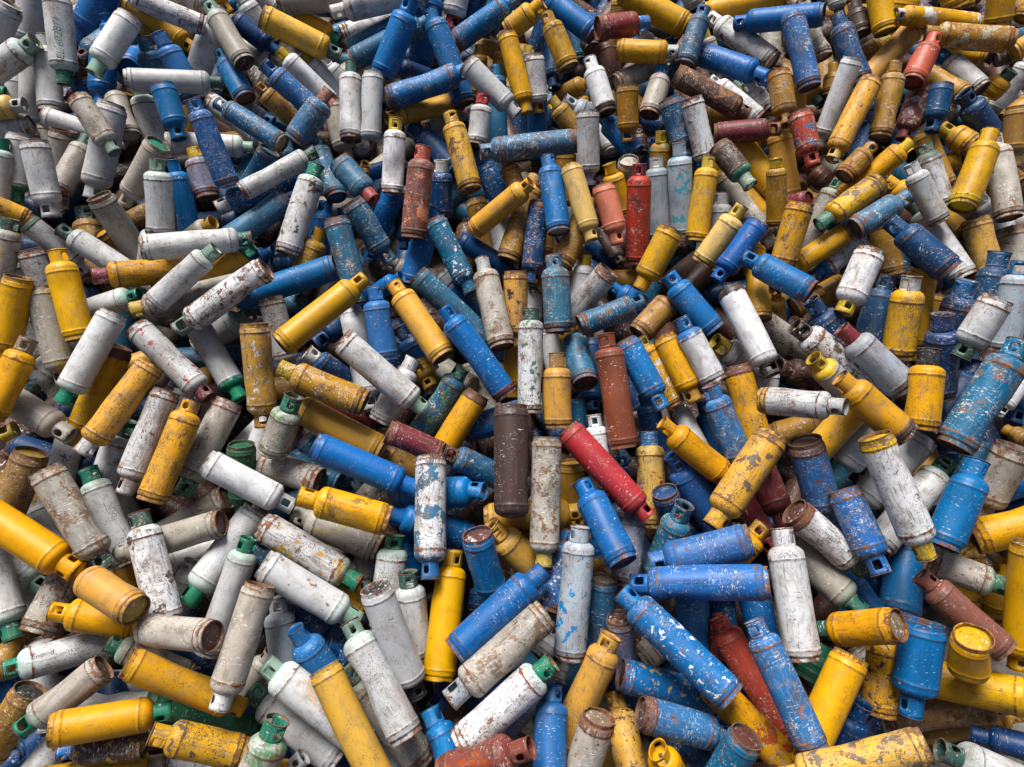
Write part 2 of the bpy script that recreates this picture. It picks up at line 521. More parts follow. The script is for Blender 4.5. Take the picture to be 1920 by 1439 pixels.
# ---------------------------------------------------------------- the ground: one sheet, rising to the edge of the heap at the near right
def ground():
    n = 120
    xs = np.r_[-200, -60, np.linspace(-12, 12, n), 60, 200]
    ys = np.r_[-200, -60, np.linspace(-9, 15, n), 60, 200]
    rs = np.random.RandomState(4)
    V = []
    for y in ys:
        for x in xs:
            h = 0.0 + .01 * rs.randn()
            d = ((x - 5.3) / 1.6) ** 2 + ((y - -0.35) / 1.3) ** 2
            h += 0.75 * math.exp(-d ** 2)
            V.append((x, y, h))
    m = len(xs)
    F = [(j * m + i, j * m + i + 1, (j + 1) * m + i + 1, (j + 1) * m + i) for j in range(len(ys) - 1) for i in range(m - 1)]
    me = bpy.data.meshes.new('ground'); me.from_pydata(V, [], F)
    me.polygons.foreach_set('use_smooth', np.ones(len(F), bool))
    mt = bpy.data.materials.new('packed_dirt'); mt.use_nodes = True
    t = mt.node_tree; bs = t.nodes['Principled BSDF']
    tc = t.nodes.new('ShaderNodeTexCoord')
    n1 = t.nodes.new('ShaderNodeTexNoise'); n1.inputs['Scale'].default_value = 5; n1.inputs['Detail'].default_value = 9; n1.inputs['Roughness'].default_value = .7
    rp = t.nodes.new('ShaderNodeValToRGB')
    rp.color_ramp.elements[0].position = .35; rp.color_ramp.elements[0].color = (.07, .06, .05, 1)
    rp.color_ramp.elements[1].position = .7; rp.color_ramp.elements[1].color = (.27, .24, .21, 1)
    t.links.new(tc.outputs['Object'], n1.inputs['Vector']); t.links.new(n1.outputs['Fac'], rp.inputs[0]); t.links.new(rp.outputs[0], bs.inputs['Base Color'])
    bs.inputs['Roughness'].default_value = .95
    bp = t.nodes.new('ShaderNodeBump'); bp.inputs['Distance'].default_value = .03; t.links.new(n1.outputs['Fac'], bp.inputs['Height']); t.links.new(bp.outputs[0], bs.inputs['Normal'])
    me.materials.append(mt)
    o = bpy.data.objects.new('ground', me); scene.collection.objects.link(o)
    o['kind'] = 'structure'
ground()

# ---------------------------------------------------------------- the cylinders measured from the photograph
# base xyz, collar xyz (cm), radius (mm), paint, collar paint, wear, collar kind, notes, lettering, label; the largest first
HEAP = """
192 2 207 103 93 194 159|B.2o-|whitescratch|blue cylinder with white flecks lying diagonally, square handle collar at upper left
32 74 196 -56 0 193 163|KA3r-|brown|brown-rusted beige cylinder with a pale blue collar, lying diagonally
453 235 200 518 331 250 194|T.3o-|wornbrown|large worn blue cylinder with brown abrasion near the right edge
234 97 224 116 102 180 164|B.2r-|wrpicada|long blue cylinder lying level with faint handwriting
-92 -30 186 -150 66 200 159|Sl2n-||chipped silver cylinder, pale green collar to upper left, right of the tan-patched silver cylinder
338 224 265 385 121 220 161|Wy3o-|yellowbase|white and yellow streaked cylinder with a yellow foot and yellow collar rim
250 -37 221 212 64 232 139|B.3w-|worn|blue cylinder with rusty chips and a blue collar mouth up, bottom right
269 34 184 259 150 210 164|W.2r-|wrgrupo|tall white speckled cylinder with a white collar up, lower right
-234 98 209 -261 -7 189 149|Kw2o-||chipped beige cylinder, white collar down, above left of the tan-patched silver cylinder
-1 274 218 0 164 195 178|N.1--||very wide dark brown cylinder without collar, upright left of the crimson one
-396 -23 207 -311 -8 172 149|Yg1n-|lemon|clean yellow cylinder lying level with a greenish-yellow collar, bottom left
-45 -35 184 36 31 208 155|Wg3o-||badly worn white cylinder, green collar to upper right, below the brown-rusted diagonal cylinder
377 66 204 362 -12 173 189|B.1n-||short bright blue cylinder with collar hanging down, lower right
-83 226 198 -79 106 185 158|Wb3n-|bluepatch|white cylinder with blue and yellow flaking, pale blue collar down
-52 40 187 31 113 195 162|B.2o-||chipped blue cylinder, collar to upper right, above the brown-rusted diagonal cylinder
55 37 160 66 152 207 154|A.2o-|bluescratch|pale grey cylinder with bright blue scratches, collar mouth up
-169 27 200 -103 -83 176 147|Y.1o-||scuffed yellow cylinder, collar to lower right, right of the tan-patched silver cylinder
267 246 209 201 158 181 175|Y.3o-|brownpatch|large pale orange-yellow cylinder with dark brown flaking patches
-462 207 215 -406 121 166 163|Kd3o-|dented|rust-stained beige dented cylinder with a dark collar at its lower right
-124 93 226 -88 5 165 150|Sn1o-||scuffed silver cylinder, black collar down, left of the brown-rusted diagonal cylinder
35 240 218 31 120 178 149|Ky3n-|rustspeck|rust-speckled beige and yellow cylinder between the dark brown and crimson ones
317 -31 272 216 -57 229 143|Y.3n-|brownpatch|yellow cylinder with brown flaking patches and a rusty ring, bottom right
231 141 200 138 124 172 173|B.2r-||chipped blue cylinder, collar to left, above the long level blue cylinder
-255 162 171 -155 107 151 159|Sg3r-|yellowpatch|silver cylinder with orange flaking and a bright green collar at lower right
-70 17 154 -59 138 165 157|Yo0t-||clean yellow cylinder, ochre collar up, above left of the brown-rusted diagonal cylinder
120 246 169 102 361 213 157|J.1w-||tall brick-red rusty cylinder standing above the crimson one
58 258 194 138 168 180 148|C.1r-||bright crimson cylinder lying diagonally at the centre of the heap
-343 31 207 -254 -6 148 144|Y.1o-|paleyellow|pale lemon yellow cylinder lying diagonally under a beige one, lower left
-393 334 196 -452 235 182 154|Yw3w-||badly worn yellow cylinder, white collar to lower left, below right of the rusty-rimmed yellow cylinder
416 135 197 453 212 229 172|B.1o-||scuffed blue cylinder, collar up, above left of the dark-based yellow cylinder
114 -10 188 199 -32 172 155|B.3o-|rustmouth|blue cylinder with a brown open mouth facing left
326 188 209 348 108 204 157|B.3r-|worn|blue cylinder, collar to lower right, right of the cream cylinder with a rusty mouth
303 37 208 252 -51 183 162|Y.1r-|darkrim|yellow cylinder with a dark rim at its upper end, lower right
-123 163 186 -211 183 205 159|Y.2r-|brownwriting wrchile|yellow cylinder with handwriting and a brown band across its middle
-203 237 202 -100 200 171 152|B.1o-|brightblue|bright blue cylinder with white scuffs lying diagonally below a long yellow one
-241 120 193 -151 71 156 159|Sl1r-|dented|scuffed silver cylinder, pale green collar to lower right, below the orange-flaked silver cylinder
-333 68 169 -367 168 201 159|Wd3r-|darkscribble|white cylinder with black scrapes and a green and white collar up
-377 188 165 -346 294 186 156|Y.3o-|darkvalve|yellow cylinder with a dark valve showing in its collar, leaning right
-186 357 210 -98 294 161 154|Sl2o-||chipped silver cylinder, pale green collar to lower right, right of the brown-stained ochre cylinder
-379 308 181 -410 198 159 154|S.3r-||badly worn silver cylinder, collar down, above left of the yellow cylinder with a dark valve
-244 -44 156 -316 -26 192 156|Y.3r-|brownpatch|yellow cylinder with dark brown flaking patches at the bottom left
106 118 204 71 201 191 157|B.1o-|redbase|blue cylinder with a reddish open base, directly below the crimson one
-443 391 208 -486 291 185 155|Sg1r-||scuffed silver cylinder, green collar to lower left, above the rusty-rimmed yellow cylinder
-281 449 210 -383 384 181 157|Wl3w-|rustspots|white cylinder with rows of rust spots and a pale green collar
-310 219 203 -228 183 164 147|Ws1r-||scuffed white cylinder, silver collar to lower right, below the green wide-mouthed cylinder
-254 353 203 -169 440 203 153|Y.0r-|plain|clean plain yellow cylinder lying diagonally, base at lower left
-275 365 230 -271 271 168 155|Y.3w-|whitepatch|yellow cylinder with worn white patches, hanging collar down
-374 28 185 -435 -24 186 141|Kg2w-||beige cylinder, green collar lower left, above left of the level yellow cylinder at bottom left
-538 178 205 -429 115 174 177|Y.0tv|plain|long clean yellow cylinder at the left edge, collar mouth lower right
-157 288 193 -247 320 214 156|Oy3o-|brown|brown-stained ochre cylinder, yellow collar left, round base right
277 169 201 348 118 172 161|Wd3o-|rustmouth|cream cylinder with a rusty brown open base and dark green collar
383 27 126 478 -3 198 175|Y.2n-||chipped yellow cylinder, collar to right, below the stubby yellow cylinder
340 60 230 295 61 162 156|Yd2o-||chipped yellow cylinder, dark green collar to left, above the black-specked yellow cylinder
104 23 149 214 -4 132 161|B.2o-|goldspecks|blue cylinder with gold specks and an open dark base at left
-137 -35 147 -228 31 184 165|Sl1r-|tanpatch|silver cylinder with a tan patch and pale green collar
250 432 195 288 326 184 154|Wn1w-|blackfoot|white cylinder with black foot and black collar, lying diagonally
45 -41 144 93 55 187 156|Y.2r-||chipped yellow cylinder, collar to upper right, above the speckled brown cylinder
421 303 198 355 364 221 172|Am2n-||blue-grey cylinder with a maroon collar, lying diagonally
449 41 196 388 108 197 143|J.2tv||brick-red cylinder with its open collar mouth at upper left, lower right
257 -29 137 204 75 150 149|R.2t-||orange-red cylinder half hidden between two blue ones, lower right
421 252 205 431 329 239 172|Yn2o-|darkbase|chipped yellow cylinder, black collar up, left of the large worn blue cylinder
254 278 224 314 250 272 141|Ss3o-|yellowbase|dirty white cylinder with a yellow foot band, lying level
293 237 219 324 166 166 176|B.3o-|rustmouth|wide blue cylinder with a rusty open mouth facing up
382 233 241 321 287 259 159|Y.2r-|rustybase|golden yellow cylinder with a dark rusty base and flared collar
-164 -52 122 -254 9 135 164|Sd1o-||scuffed silver cylinder, dark green collar to upper left, below the tan-patched silver cylinder
-324 311 145 -364 205 128 165|Kg3o-||badly worn beige cylinder, green collar to lower left, above left of the green wide-mouthed cylinder
489 433 226 435 501 229 170|D.2o-||chipped navy cylinder, collar to upper left, above right of the shiny silver cylinder
-395 60 117 -477 25 170 147|Sg2r-|wrenood|chipped silver cylinder, green collar to left, below left of the stubby golden cylinder
-433 478 209 -321 516 177 152|Sd2t-||chipped silver cylinder, dark green collar to right, below the grey-violet cylinder
-11 367 171 -36 475 192 156|Ks3n-|brown|brown-stained beige cylinder with a greenish base facing the camera
-281 506 158 -247 613 199 163|Sg2r-|darkscribble|silver cylinder with dark scrawls and a green collar, near upper left centre
-492 373 179 -513 460 229 163|Y.1o-||scuffed yellow cylinder, collar up, left of the yellow cylinder with a red end
-6 307 170 -76 392 217 144|B.1r-|rustybase|bright blue cylinder with rusty brown base, collar with a square window
-77 350 179 -137 436 198 152|Y.1o-|gold|golden yellow cylinder with small brown patches and a chipped red-yellow base
-266 52 217 -343 60 190 149|K.3--||brown-streaked beige cylinder with a round grey base facing right
447 360 158 451 434 217 179|Yw3r-||yellow cylinder, white collar up, above right of the blue-grey cylinder with a maroon collar
-58 -58 193 16 -35 226 168|J.2n-|orangerust|rusty orange-brown cylinder with its collar mouth facing right, bottom edge
507 232 213 485 170 156 185|K.3n-||badly worn beige cylinder, collar to lower left, above the dark-based yellow cylinder
20 285 173 21 389 220 142|Wd3o-|greenspots|tall white cylinder with green flecks and green collar, above the dark brown one
-407 131 123 -456 226 160 157|Sg2t-||chipped silver cylinder, green collar to upper left, right of the rust-stained beige cylinder
-122 519 173 -108 613 231 160|JR3o-|paleorange|rusty orange-red cylinder with collar straight up, left of the handwritten yellow one
-337 73 221 -398 103 208 156|Y.1--|yellowmouth|stubby golden yellow cylinder with its round base facing the camera
521 391 239 493 342 195 167|Sd2t-||chipped silver cylinder, dark green collar to lower left, above the large worn blue cylinder
-424 382 190 -342 309 159 151|Sm2ov|redfleck|silver cylinder with red flecks on its flowered collar, lying diagonally
-543 429 201 -518 333 146 158|K.2r-|yellowpatch|chipped beige cylinder, collar down, above left of the rusty-rimmed yellow cylinder
549 545 199 589 635 233 168|Y.2r-|yellowbase|yellow cylinder with its round yellow base facing down, near the right edge
-272 184 146 -327 88 148 162|Sg1r-||scuffed silver cylinder, green collar to lower left, right of the black-scraped white cylinder
-295 164 173 -404 136 156 146|K.2n-||chipped beige cylinder, collar to left, below left of the green wide-mouthed cylinder
-145 252 145 -249 300 175 162|Y.0r-|plain|clean yellow cylinder, collar to upper left, below the brown-stained ochre cylinder
-299 42 142 -262 147 181 142|Sg1tv||scuffed silver cylinder, green collar up, right of the black-scraped white cylinder
76 -12 201 52 -87 153 154|K.3r-|rustmouth|speckled brown cylinder with a rusty open mouth, bottom edge
53 382 180 48 462 217 160|T.3o-|greypatch|blue cylinder with grey and green flaking patches, collar straight up
-350 867 216 -250 849 166 176|Yd2o-||chipped yellow cylinder, dark green collar to lower right, above right of the grey-violet cylinder
-365 601 174 -395 673 248 151|B.3o-||blue cylinder, collar to upper left, right of the beige cylinder with a green base
-582 618 235 -572 545 182 164|S.2r-||chipped silver cylinder, collar down, above the rusty-rimmed yellow cylinder
30 -97 189 37 12 180 145|B.1o-||scuffed blue cylinder, collar up, left of the speckled brown cylinder
159 504 142 155 591 225 149|Rr2n-|redbrown|brick-red cylinder mottled with brown, upright between pale blue and coral ones
-255 237 174 -227 288 213 161|Kg3ov|greenyellow|mottled green and beige cylinder with its green collar mouth up
84 663 189 -41 640 193 160|T.3r-||badly worn grey-blue cylinder, collar to left, above right of the handwritten yellow cylinder
-406 406 201 -335 464 228 140|Sl2r-||chipped silver cylinder, pale green collar to upper right, left of the rust-spotted white cylinder
222 215 174 156 263 201 146|Y.2n-||chipped yellow cylinder, collar to upper left, below left of the brown-worn blue cylinder
347 -12 146 360 65 171 158|Y.3w-|blackspeck|yellow cylinder with black and white specks, under other yellow ones, lower right
331 409 222 267 464 212 151|B.2r-||chipped blue cylinder, collar to upper left, below the brown-stained yellow upright cylinder
282 154 150 343 78 162 162|Kg2t-||chipped beige cylinder, green collar to lower right, above right of the tall white speckled cylinder
403 458 232 372 394 201 161|Wy2t-|shiny|shiny silver cylinder with a yellow collar below
-451 368 172 -502 266 124 164|Y.2n-|rustyrim|yellow cylinder with a rusty torn upper rim, leaning right
127 366 189 166 291 171 152|B.2r-||chipped blue cylinder, collar to lower right, above right of the tall brick-red cylinder
-141 146 129 -234 182 142 167|K.2t-|yellowpatch|chipped beige cylinder, collar to upper left, below the brown-banded handwritten yellow cylinder
-34 147 201 -20 100 153 158|B.2--||blue cylinder with a round rusty base facing up, below the dark brown one
474 741 218 421 645 174 145|Yy3rv||yellow cylinder, yellow collar to lower left, right of the orange-red cylinder with a blue patch
403 51 229 412 22 192 170|Y.1--|yellowmouth|stubby yellow cylinder with a round rust-flecked base facing up
-369 68 149 -444 78 175 156|Y.1r-|darkbase|scuffed yellow cylinder, collar to left, below left of the stubby golden cylinder
422 130 158 484 98 180 155|Kg3o-|greenpatch|mottled green and silver cylinder with a green collar, near the right edge
234 389 171 182 451 194 159|B.1o-||scuffed blue cylinder, collar to upper left, above the white cylinder with a blue shoulder
692 827 210 582 855 199 168|O.3o-|yellowgreen|yellow and grey-green streaked cylinder lying level at the top right
-629 882 236 -629 787 170 177|Sg2o-|tel|silver cylinder marked TEL in green with a green collar, top left
440 563 223 370 519 198 156|Yg3rv|brownpatch|yellow cylinder with a green collar mouth facing lower left
-334 -36 161 -406 -41 167 130|Nb3w-|blackandyellow|dark brown and yellow flaking cylinder with a yellow base, bottom left
246 233 163 212 306 199 154|B.3r-|worn|blue cylinder with brown wear bands and a round collar handle
463 148 175 542 166 215 181|Y.2r-|darkbase|yellow cylinder with a dark round base, at the right edge
-551 429 222 -580 348 169 154|Y.2o-||chipped yellow cylinder, collar down, above left of the rusty-rimmed yellow cylinder
-53 595 173 -81 691 209 151|Y.3w-|rustpatch|yellow cylinder with two dark rust patches and a round white valve
234 528 155 246 614 212 147|Yy2n-||chipped yellow cylinder, yellow collar up, below left of the dark cylinder with a mint shoulder
57 514 191 44 608 218 147|B.2r-|stone|blue cylinder with a stone-like lump filling its base ring
-185 807 168 -138 881 233 187|B.1o-||scuffed blue cylinder, collar up, left of the rust-flaked blue cylinder
-237 -90 168 -205 -15 198 168|Kg3rv|greenrust|white, green and rust mottled cylinder with a yellow-green collar mouth, bottom edge
-529 858 222 -571 775 199 179|Sl1rv||scuffed silver cylinder, pale green collar to lower left, right of the silver cylinder marked TEL
-400 508 126 -505 462 174 162|Ym3o-|redend|yellow cylinder with a flaking red and white collar end, lying level
191 512 201 155 453 160 157|Y.2o-||chipped yellow cylinder, collar to lower left, below right of the mottled brick-red upright cylinder
-220 694 159 -221 794 201 155|Sd2n-||chipped silver cylinder, dark green collar up, above left of the rusty orange-red cylinder
-171 753 176 -58 783 199 170|B.3o-||badly worn blue cylinder, collar to right, left of the silver cylinder with a windowed collar
407 759 189 384 855 230 160|B.3--||blue cylinder with white chips and rusty open base near the top right
-471 60 147 -450 155 141 163|K.3t-|darkstreak|badly worn beige cylinder, collar to upper right, left of the stubby golden cylinder
-523 246 158 -563 163 117 178|O.3o-|yellowmouth|brown-stained yellow cylinder at left edge with an open mouth showing yellow inside
-196 549 207 -152 498 153 152|T.3r-||badly worn grey-blue cylinder, collar to lower right, below left of the rusty orange-red cylinder
-144 351 170 -155 423 212 155|B.1n-|brightblue|scuffed blue cylinder, collar up, left of the golden cylinder with a chipped base
220 766 205 319 717 182 157|X.3o-|orange|brown and orange rusty cylinder lying diagonally above the level maroon one
-208 515 216 -183 429 168 154|T.3o-|broken|badly worn grey-blue cylinder, collar down, below right of the scrawled silver cylinder
340 531 226 322 461 169 159|Y.3t-|brownpatch|yellow cylinder with a brown stain near its lower end, upright
236 493 156 278 541 209 155|Ly2n-||chipped pale yellow cylinder, yellow collar to upper right, below right of the blue-smeared pale cylinder
-606 328 185 -491 267 149 166|K.1ov||scuffed beige cylinder, collar to lower right, below left of the rusty-rimmed yellow cylinder
225 320 177 188 388 201 149|Wb2o-|blueshoulder|white cylinder with a blue shoulder and blue collar
-429 515 184 -421 582 243 156|Sl2n-||chipped silver cylinder, pale green collar up, below left of the grey-violet cylinder
623 547 176 615 654 207 160|K.3r-||beige cylinder, collar up, below right of the yellow cylinder with a yellow round base
378 -18 89 479 -3 141 149|O.3w-|orangerust|badly worn ochre cylinder, collar to right, below right of the short blue cylinder
174 378 180 206 305 160 143|Yo2o-||yellow cylinder, ochre collar lower right, below left of the white cylinder with a blue shoulder
-520 755 206 -409 789 171 151|Sd1r-||scuffed silver cylinder, dark green collar to right, above the grey-violet cylinder
-93 526 200 -49 445 166 137|T.2r-|whitescratch|blue cylinder with white scratches and a round end, collar down
481 133 225 480 28 160 150|Y.1n-||scuffed yellow cylinder, collar down, above right of the stubby yellow cylinder
-94 38 135 -103 115 175 151|Sd2r-||chipped silver cylinder, dark green collar up, below the white and blue flaking cylinder
452 772 227 431 705 139 136|W.1r-||scuffed white cylinder, collar down, above right of the orange-red cylinder with a blue patch
-68 770 150 -115 877 218 165|B.2n-||chipped blue cylinder, collar up, below left of the rust-flaked blue cylinder
-369 1 105 -251 -29 52 165|G.1t-||dark green cylinder buried under others at the bottom left
-527 713 204 -559 606 144 186|S.1r-||scuffed silver cylinder, collar down, below right of the silver cylinder marked TEL
433 863 222 329 907 176 162|B.1o-||scuffed blue cylinder, collar to left, above left of the white-chipped blue cylinder near the top
71 588 224 96 502 192 133|L.1ov|pale|pale yellow cylinder, collar down, right of the blue cylinder with a stone in its base
51 272 161 50 347 196 158|Yo2r-||chipped yellow cylinder, ochre collar up, below right of the white cylinder with green flecks
493 683 174 512 771 220 152|O.3r-||badly worn ochre cylinder, collar up, below left of the orange-red cylinder at top right
223 548 139 209 633 217 153|A.1n-|bluemark|pale blue-grey cylinder with bright blue smears, standing upright
-445 9 171 -490 -62 144 154|O.3n-|orange|ochre cylinder, collar to lower left, left of the level yellow cylinder at bottom left
-551 270 196 -521 354 216 153|Yk2t-||chipped yellow cylinder, brown collar to upper right, left of the rusty-rimmed yellow cylinder
-151 579 186 -144 654 236 137|Wy2r-||chipped white cylinder, yellow collar up, above left of the rusty orange-red cylinder
254 343 171 279 232 144 160|Y.3o-|rustyrim|badly worn yellow cylinder, collar down, above right of the brown-worn blue cylinder
76 381 196 148 409 204 135|T.3w-|rusty|badly worn grey-blue cylinder, collar to right, right of the blue cylinder with grey flaking patches
-48 550 151 24 573 212 138|Y.1rv|handlewriting|yellow cylinder with dark handwriting, collar rim facing up right
-340 579 188 -253 642 192 127|Sd2r-||chipped silver cylinder, dark green collar to upper right, above left of the scrawled silver cylinder
-383 828 171 -437 910 202 168|Kl1o-||scuffed beige cylinder, pale green collar to upper left, above the grey-violet cylinder
197 -27 219 162 -90 155 149|T.2--|rustbase|blue cylinder cut by the bottom edge, round brown base facing up
-386 419 152 -323 325 119 152|SG1r-|greenshoulder|silver cylinder with a vivid green shoulder and collar
-38 316 157 -93 234 123 151|Y.2r-|rustyrim|chipped yellow cylinder, collar to lower left, above left of the wide dark brown cylinder
-109 278 117 -56 345 164 150|Tg3o-|greenyellow|grey-blue cylinder, green collar upper right, below left of the blue cylinder with a rusty end
228 169 118 171 239 169 166|B.1rv||scuffed blue cylinder, collar to upper left, right of the cylinder with red graffiti
150 169 130 150 267 163 156|Lb3r-|redgraffiti|pale yellow and blue cylinder with red graffiti and a blue collar
493 318 142 478 389 209 181|D.2o-||chipped navy cylinder, collar up, right of the blue-grey cylinder with a maroon collar
-112 452 193 -16 382 132 147|T.2n-||grey-blue cylinder, collar to lower right, above right of the golden cylinder with a chipped base
-218 488 158 -358 444 144 161|B.1r-||scuffed blue cylinder, collar to left, above left of the plain yellow diagonal cylinder
-293 645 202 -380 698 219 133|T.3r-||badly worn grey-blue cylinder, collar to upper left, above right of the grey-violet cylinder
-551 693 231 -506 633 199 149|Kl3nv||beige cylinder above left of the beige cylinder with a green base
117 -98 148 101 7 124 153|Y.3r-|blackspeck|yellow cylinder with black specks and a yellow collar up, bottom edge
-60 768 221 7 713 186 151|S.1rv|window|pale silver cylinder lying diagonally, square window in its collar, near the top
-286 667 183 -237 722 216 175|Tr3w-||badly worn grey-blue cylinder, red collar to upper right, above the scrawled silver cylinder
-520 576 185 -493 528 88 166|K.2r-||beige cylinder, collar to lower right, below left of the beige cylinder with a green base
258 -58 154 172 26 173 148|Y.3o-|orangerust|yellow cylinder streaked with orange-brown rust, near the bottom
382 145 143 464 232 170 162|Sg2w-||silver cylinder, green collar upper right, below right of the white cylinder with a yellow foot
417 309 169 311 374 209 162|Wn3w-|rusty|white cylinder, black collar to upper left, left of the blue-grey cylinder with a maroon collar
292 511 212 243 453 179 146|B.1ov||scuffed blue cylinder, collar to lower left, left of the brown-stained yellow upright cylinder
405 78 111 438 175 116 201|B.1r-||scuffed blue cylinder, collar up, left of the mottled green and silver cylinder
-7 846 204 21 751 153 141|Y.2rv||chipped yellow cylinder, collar down, below left of the handwritten mustard cylinder
111 574 206 130 510 174 144|Q.1o-|coral|scuffed coral cylinder, collar down, left of the mottled brick-red upright cylinder
35 567 185 24 478 137 138|D.3o-||badly worn navy cylinder, collar down, below right of the handwritten yellow cylinder
406 507 207 469 541 225 146|T.3r-|greymouth|grey-blue cylinder with an open dark base mouth at lower left
-554 169 158 -503 56 129 171|Sg2nv||chipped silver cylinder, green collar down, below left of the long clean yellow cylinder
385 853 152 301 945 157 175|S.2r-|darkscratch|chipped silver cylinder, collar to upper left, above right of the orange-rusted brown cylinder
522 529 192 483 590 226 134|Sw2r-||silver cylinder, white collar to upper left, right of the grey-blue cylinder with an open mouth
95 671 233 100 604 173 140|Sp2o-||chipped silver cylinder, lilac collar down, below the white cylinder with a black foot
573 369 156 582 455 216 166|Ab2w-||chipped pale blue cylinder, blue collar up, above the large worn blue cylinder
-463 738 212 -443 677 178 159|B.1rv||scuffed blue cylinder, collar down, above left of the grey-violet cylinder
271 850 170 354 782 187 165|B.1o-|letters|scuffed blue cylinder, collar to right, above right of the orange-rusted brown cylinder
418 360 127 450 459 178 172|D.2r-||chipped navy cylinder, collar up, above the blue-grey cylinder with a maroon collar
-86 899 149 10 937 195 169|B.3r-|big|blue cylinder with brown rust flakes lying level-diagonal at the top
374 694 206 391 628 181 156|R.3r-|bluepatch|orange-red cylinder with a blue patch and rusty square collar
-187 765 208 -191 687 165 140|Sd1-v||scuffed silver cylinder, base up, above left of the rusty orange-red cylinder
-429 613 236 -489 569 178 153|K.1n-|greenbase|beige cylinder whose closed base is painted green
-208 215 145 -278 238 139 172|K.3--||short beige cylinder with bent rusty base, beneath the mottled green one
148 830 192 230 812 203 153|Ys2o-||yellow cylinder, silver collar right, below right of the short red cylinder with a blue collar
80 801 186 48 870 218 158|O.2o-|wr1|mustard cylinder with two lines of handwriting and a round collar handle
469 -79 182 374 -39 186 174|Sd2n-||chipped silver cylinder, dark green collar to upper left, below the stubby yellow cylinder
-293 593 160 -386 515 148 163|T.2n-||chipped grey-blue cylinder, collar to lower left, left of the scrawled silver cylinder
112 450 205 55 404 146 145|S.3r-||silver cylinder, collar to lower left, right of the blue cylinder with grey flaking patches
42 107 124 -22 161 178 165|Y.2r-||yellow cylinder, collar to upper left, right of the blue cylinder with a round rusty base
-125 204 138 -29 199 170 164|B.1tv||scuffed blue cylinder, collar to right, above right of the white and blue flaking cylinder
119 851 210 192 869 205 169|Mb2r-||short maroon-red cylinder with a blue collar near the top
92 111 164 85 27 110 141|T.2t-||chipped grey-blue cylinder, collar down, right of the blue-scratched pale grey cylinder
-220 26 135 -233 93 160 151|Aw1r-||scuffed pale blue cylinder, white collar up, above the tan-patched silver cylinder
-485 494 128 -567 536 170 144|Sd2o-||silver cylinder above left of the yellow cylinder with a red end
-217 614 202 -172 564 190 159|Tr2o-||chipped grey-blue cylinder, red collar to lower right, above right of the scrawled silver cylinder
263 639 204 297 580 198 151|Nl3rv|greenshoulder|dark brown cylinder with a mint green shoulder and dark square collar
543 759 197 580 826 217 159|R.1o-|redbase|orange-red cylinder with round red base facing the camera, top right
83 323 167 73 388 155 158|T.2--|rustbase|chipped grey-blue cylinder, base down, right of the white cylinder with green flecks
497 -49 181 434 -28 138 128|D.1r-||scuffed navy cylinder, collar to left, below the stubby yellow cylinder
4 458 191 4 382 145 142|Y.3t-|blackspeck|badly worn yellow cylinder, collar down, above right of the brown-stained beige upright cylinder
-453 902 174 -546 895 233 143|W.3r-||badly worn white cylinder, collar to left, right of the silver cylinder marked TEL
231 702 223 259 629 169 143|Wy3o-||badly worn white cylinder, yellow collar down, below the orange-rusted brown cylinder
-427 558 119 -438 632 188 140|B.1n-||scuffed blue cylinder, collar up, below left of the grey-violet cylinder
150 725 224 154 671 180 140|O.2w-|domebase|chipped ochre cylinder, collar down, below right of the white cylinder with a black foot
-5 512 137 30 614 179 159|O.3n-|brown|badly worn ochre cylinder, collar up, below right of the handwritten yellow cylinder
-459 209 120 -427 282 157 164|Sd2r-||chipped silver cylinder, dark green collar up, below the rusty-rimmed yellow cylinder
-274 739 172 -333 772 217 158|B.3w-||badly worn blue cylinder, collar to upper left, above right of the grey-violet cylinder
-408 611 139 -426 669 172 165|Py3n-||speckled grey-violet cylinder with a gold collar, beside two blue ones
677 893 185 546 888 204 139|Yw2rv|whitestripe|chipped yellow cylinder, white collar to left, above left of the streaked yellow-grey cylinder
269 685 179 350 677 196 145|M.2w-||dull maroon cylinder lying level with its collar to the right
257 899 176 144 960 200 187|Y.1o-||yellow cylinder, collar to upper left, right of the short red cylinder with a blue collar
-666 771 136 -674 867 185 173|Ss1r-||scuffed silver cylinder, silver collar up, below left of the silver cylinder marked TEL
-85 -53 125 -155 28 168 164|Kd3o-||badly worn beige cylinder, dark green collar to upper left, right of the tan-patched silver cylinder
126 709 192 104 780 219 143|W.1r-|blackfoot|plain white cylinder with a black foot ring, near the top
151 119 125 173 178 192 158|T.3rv||badly worn grey-blue cylinder, collar to upper right, below right of the cylinder with red graffiti
-134 262 177 -61 239 151 141|M.2t-||chipped maroon cylinder, collar to right, above right of the bright blue diagonal cylinder
287 -66 126 318 -2 178 163|D.1ov||scuffed navy cylinder, collar to upper right, below right of the dark-rimmed yellow cylinder
340 553 154 328 611 213 126|Oy2r-||chipped ochre cylinder, yellow collar up, above left of the brown-stained yellow upright cylinder
196 548 130 184 629 195 143|Aw1t-|pinksquiggle|pale blue-grey cylinder with a pink squiggle and a white collar
18 209 134 -73 238 182 143|Tx3wv||badly worn grey-blue cylinder, rusty collar to upper left, left of the wide dark brown cylinder
561 727 222 549 674 194 144|D.1w-|domebase|scuffed navy cylinder, collar down, below the orange-red cylinder at top right
582 548 174 602 467 143 167|Y.3n-||badly worn yellow cylinder, collar down, below the yellow cylinder with a yellow round base
664 705 207 666 644 163 158|O.1r-||scuffed ochre cylinder, collar down, above right of the yellow cylinder with a yellow round base
244 812 182 270 883 218 145|Tb3r-||badly worn grey-blue cylinder, blue collar up, above the orange-rusted brown cylinder
-460 785 143 -494 845 207 180|B.1r-||scuffed blue cylinder, collar to upper left, right of the silver cylinder marked TEL
360 768 206 367 698 182 157|O.3nv|greyblotch|badly worn ochre cylinder, collar down, above right of the level maroon cylinder
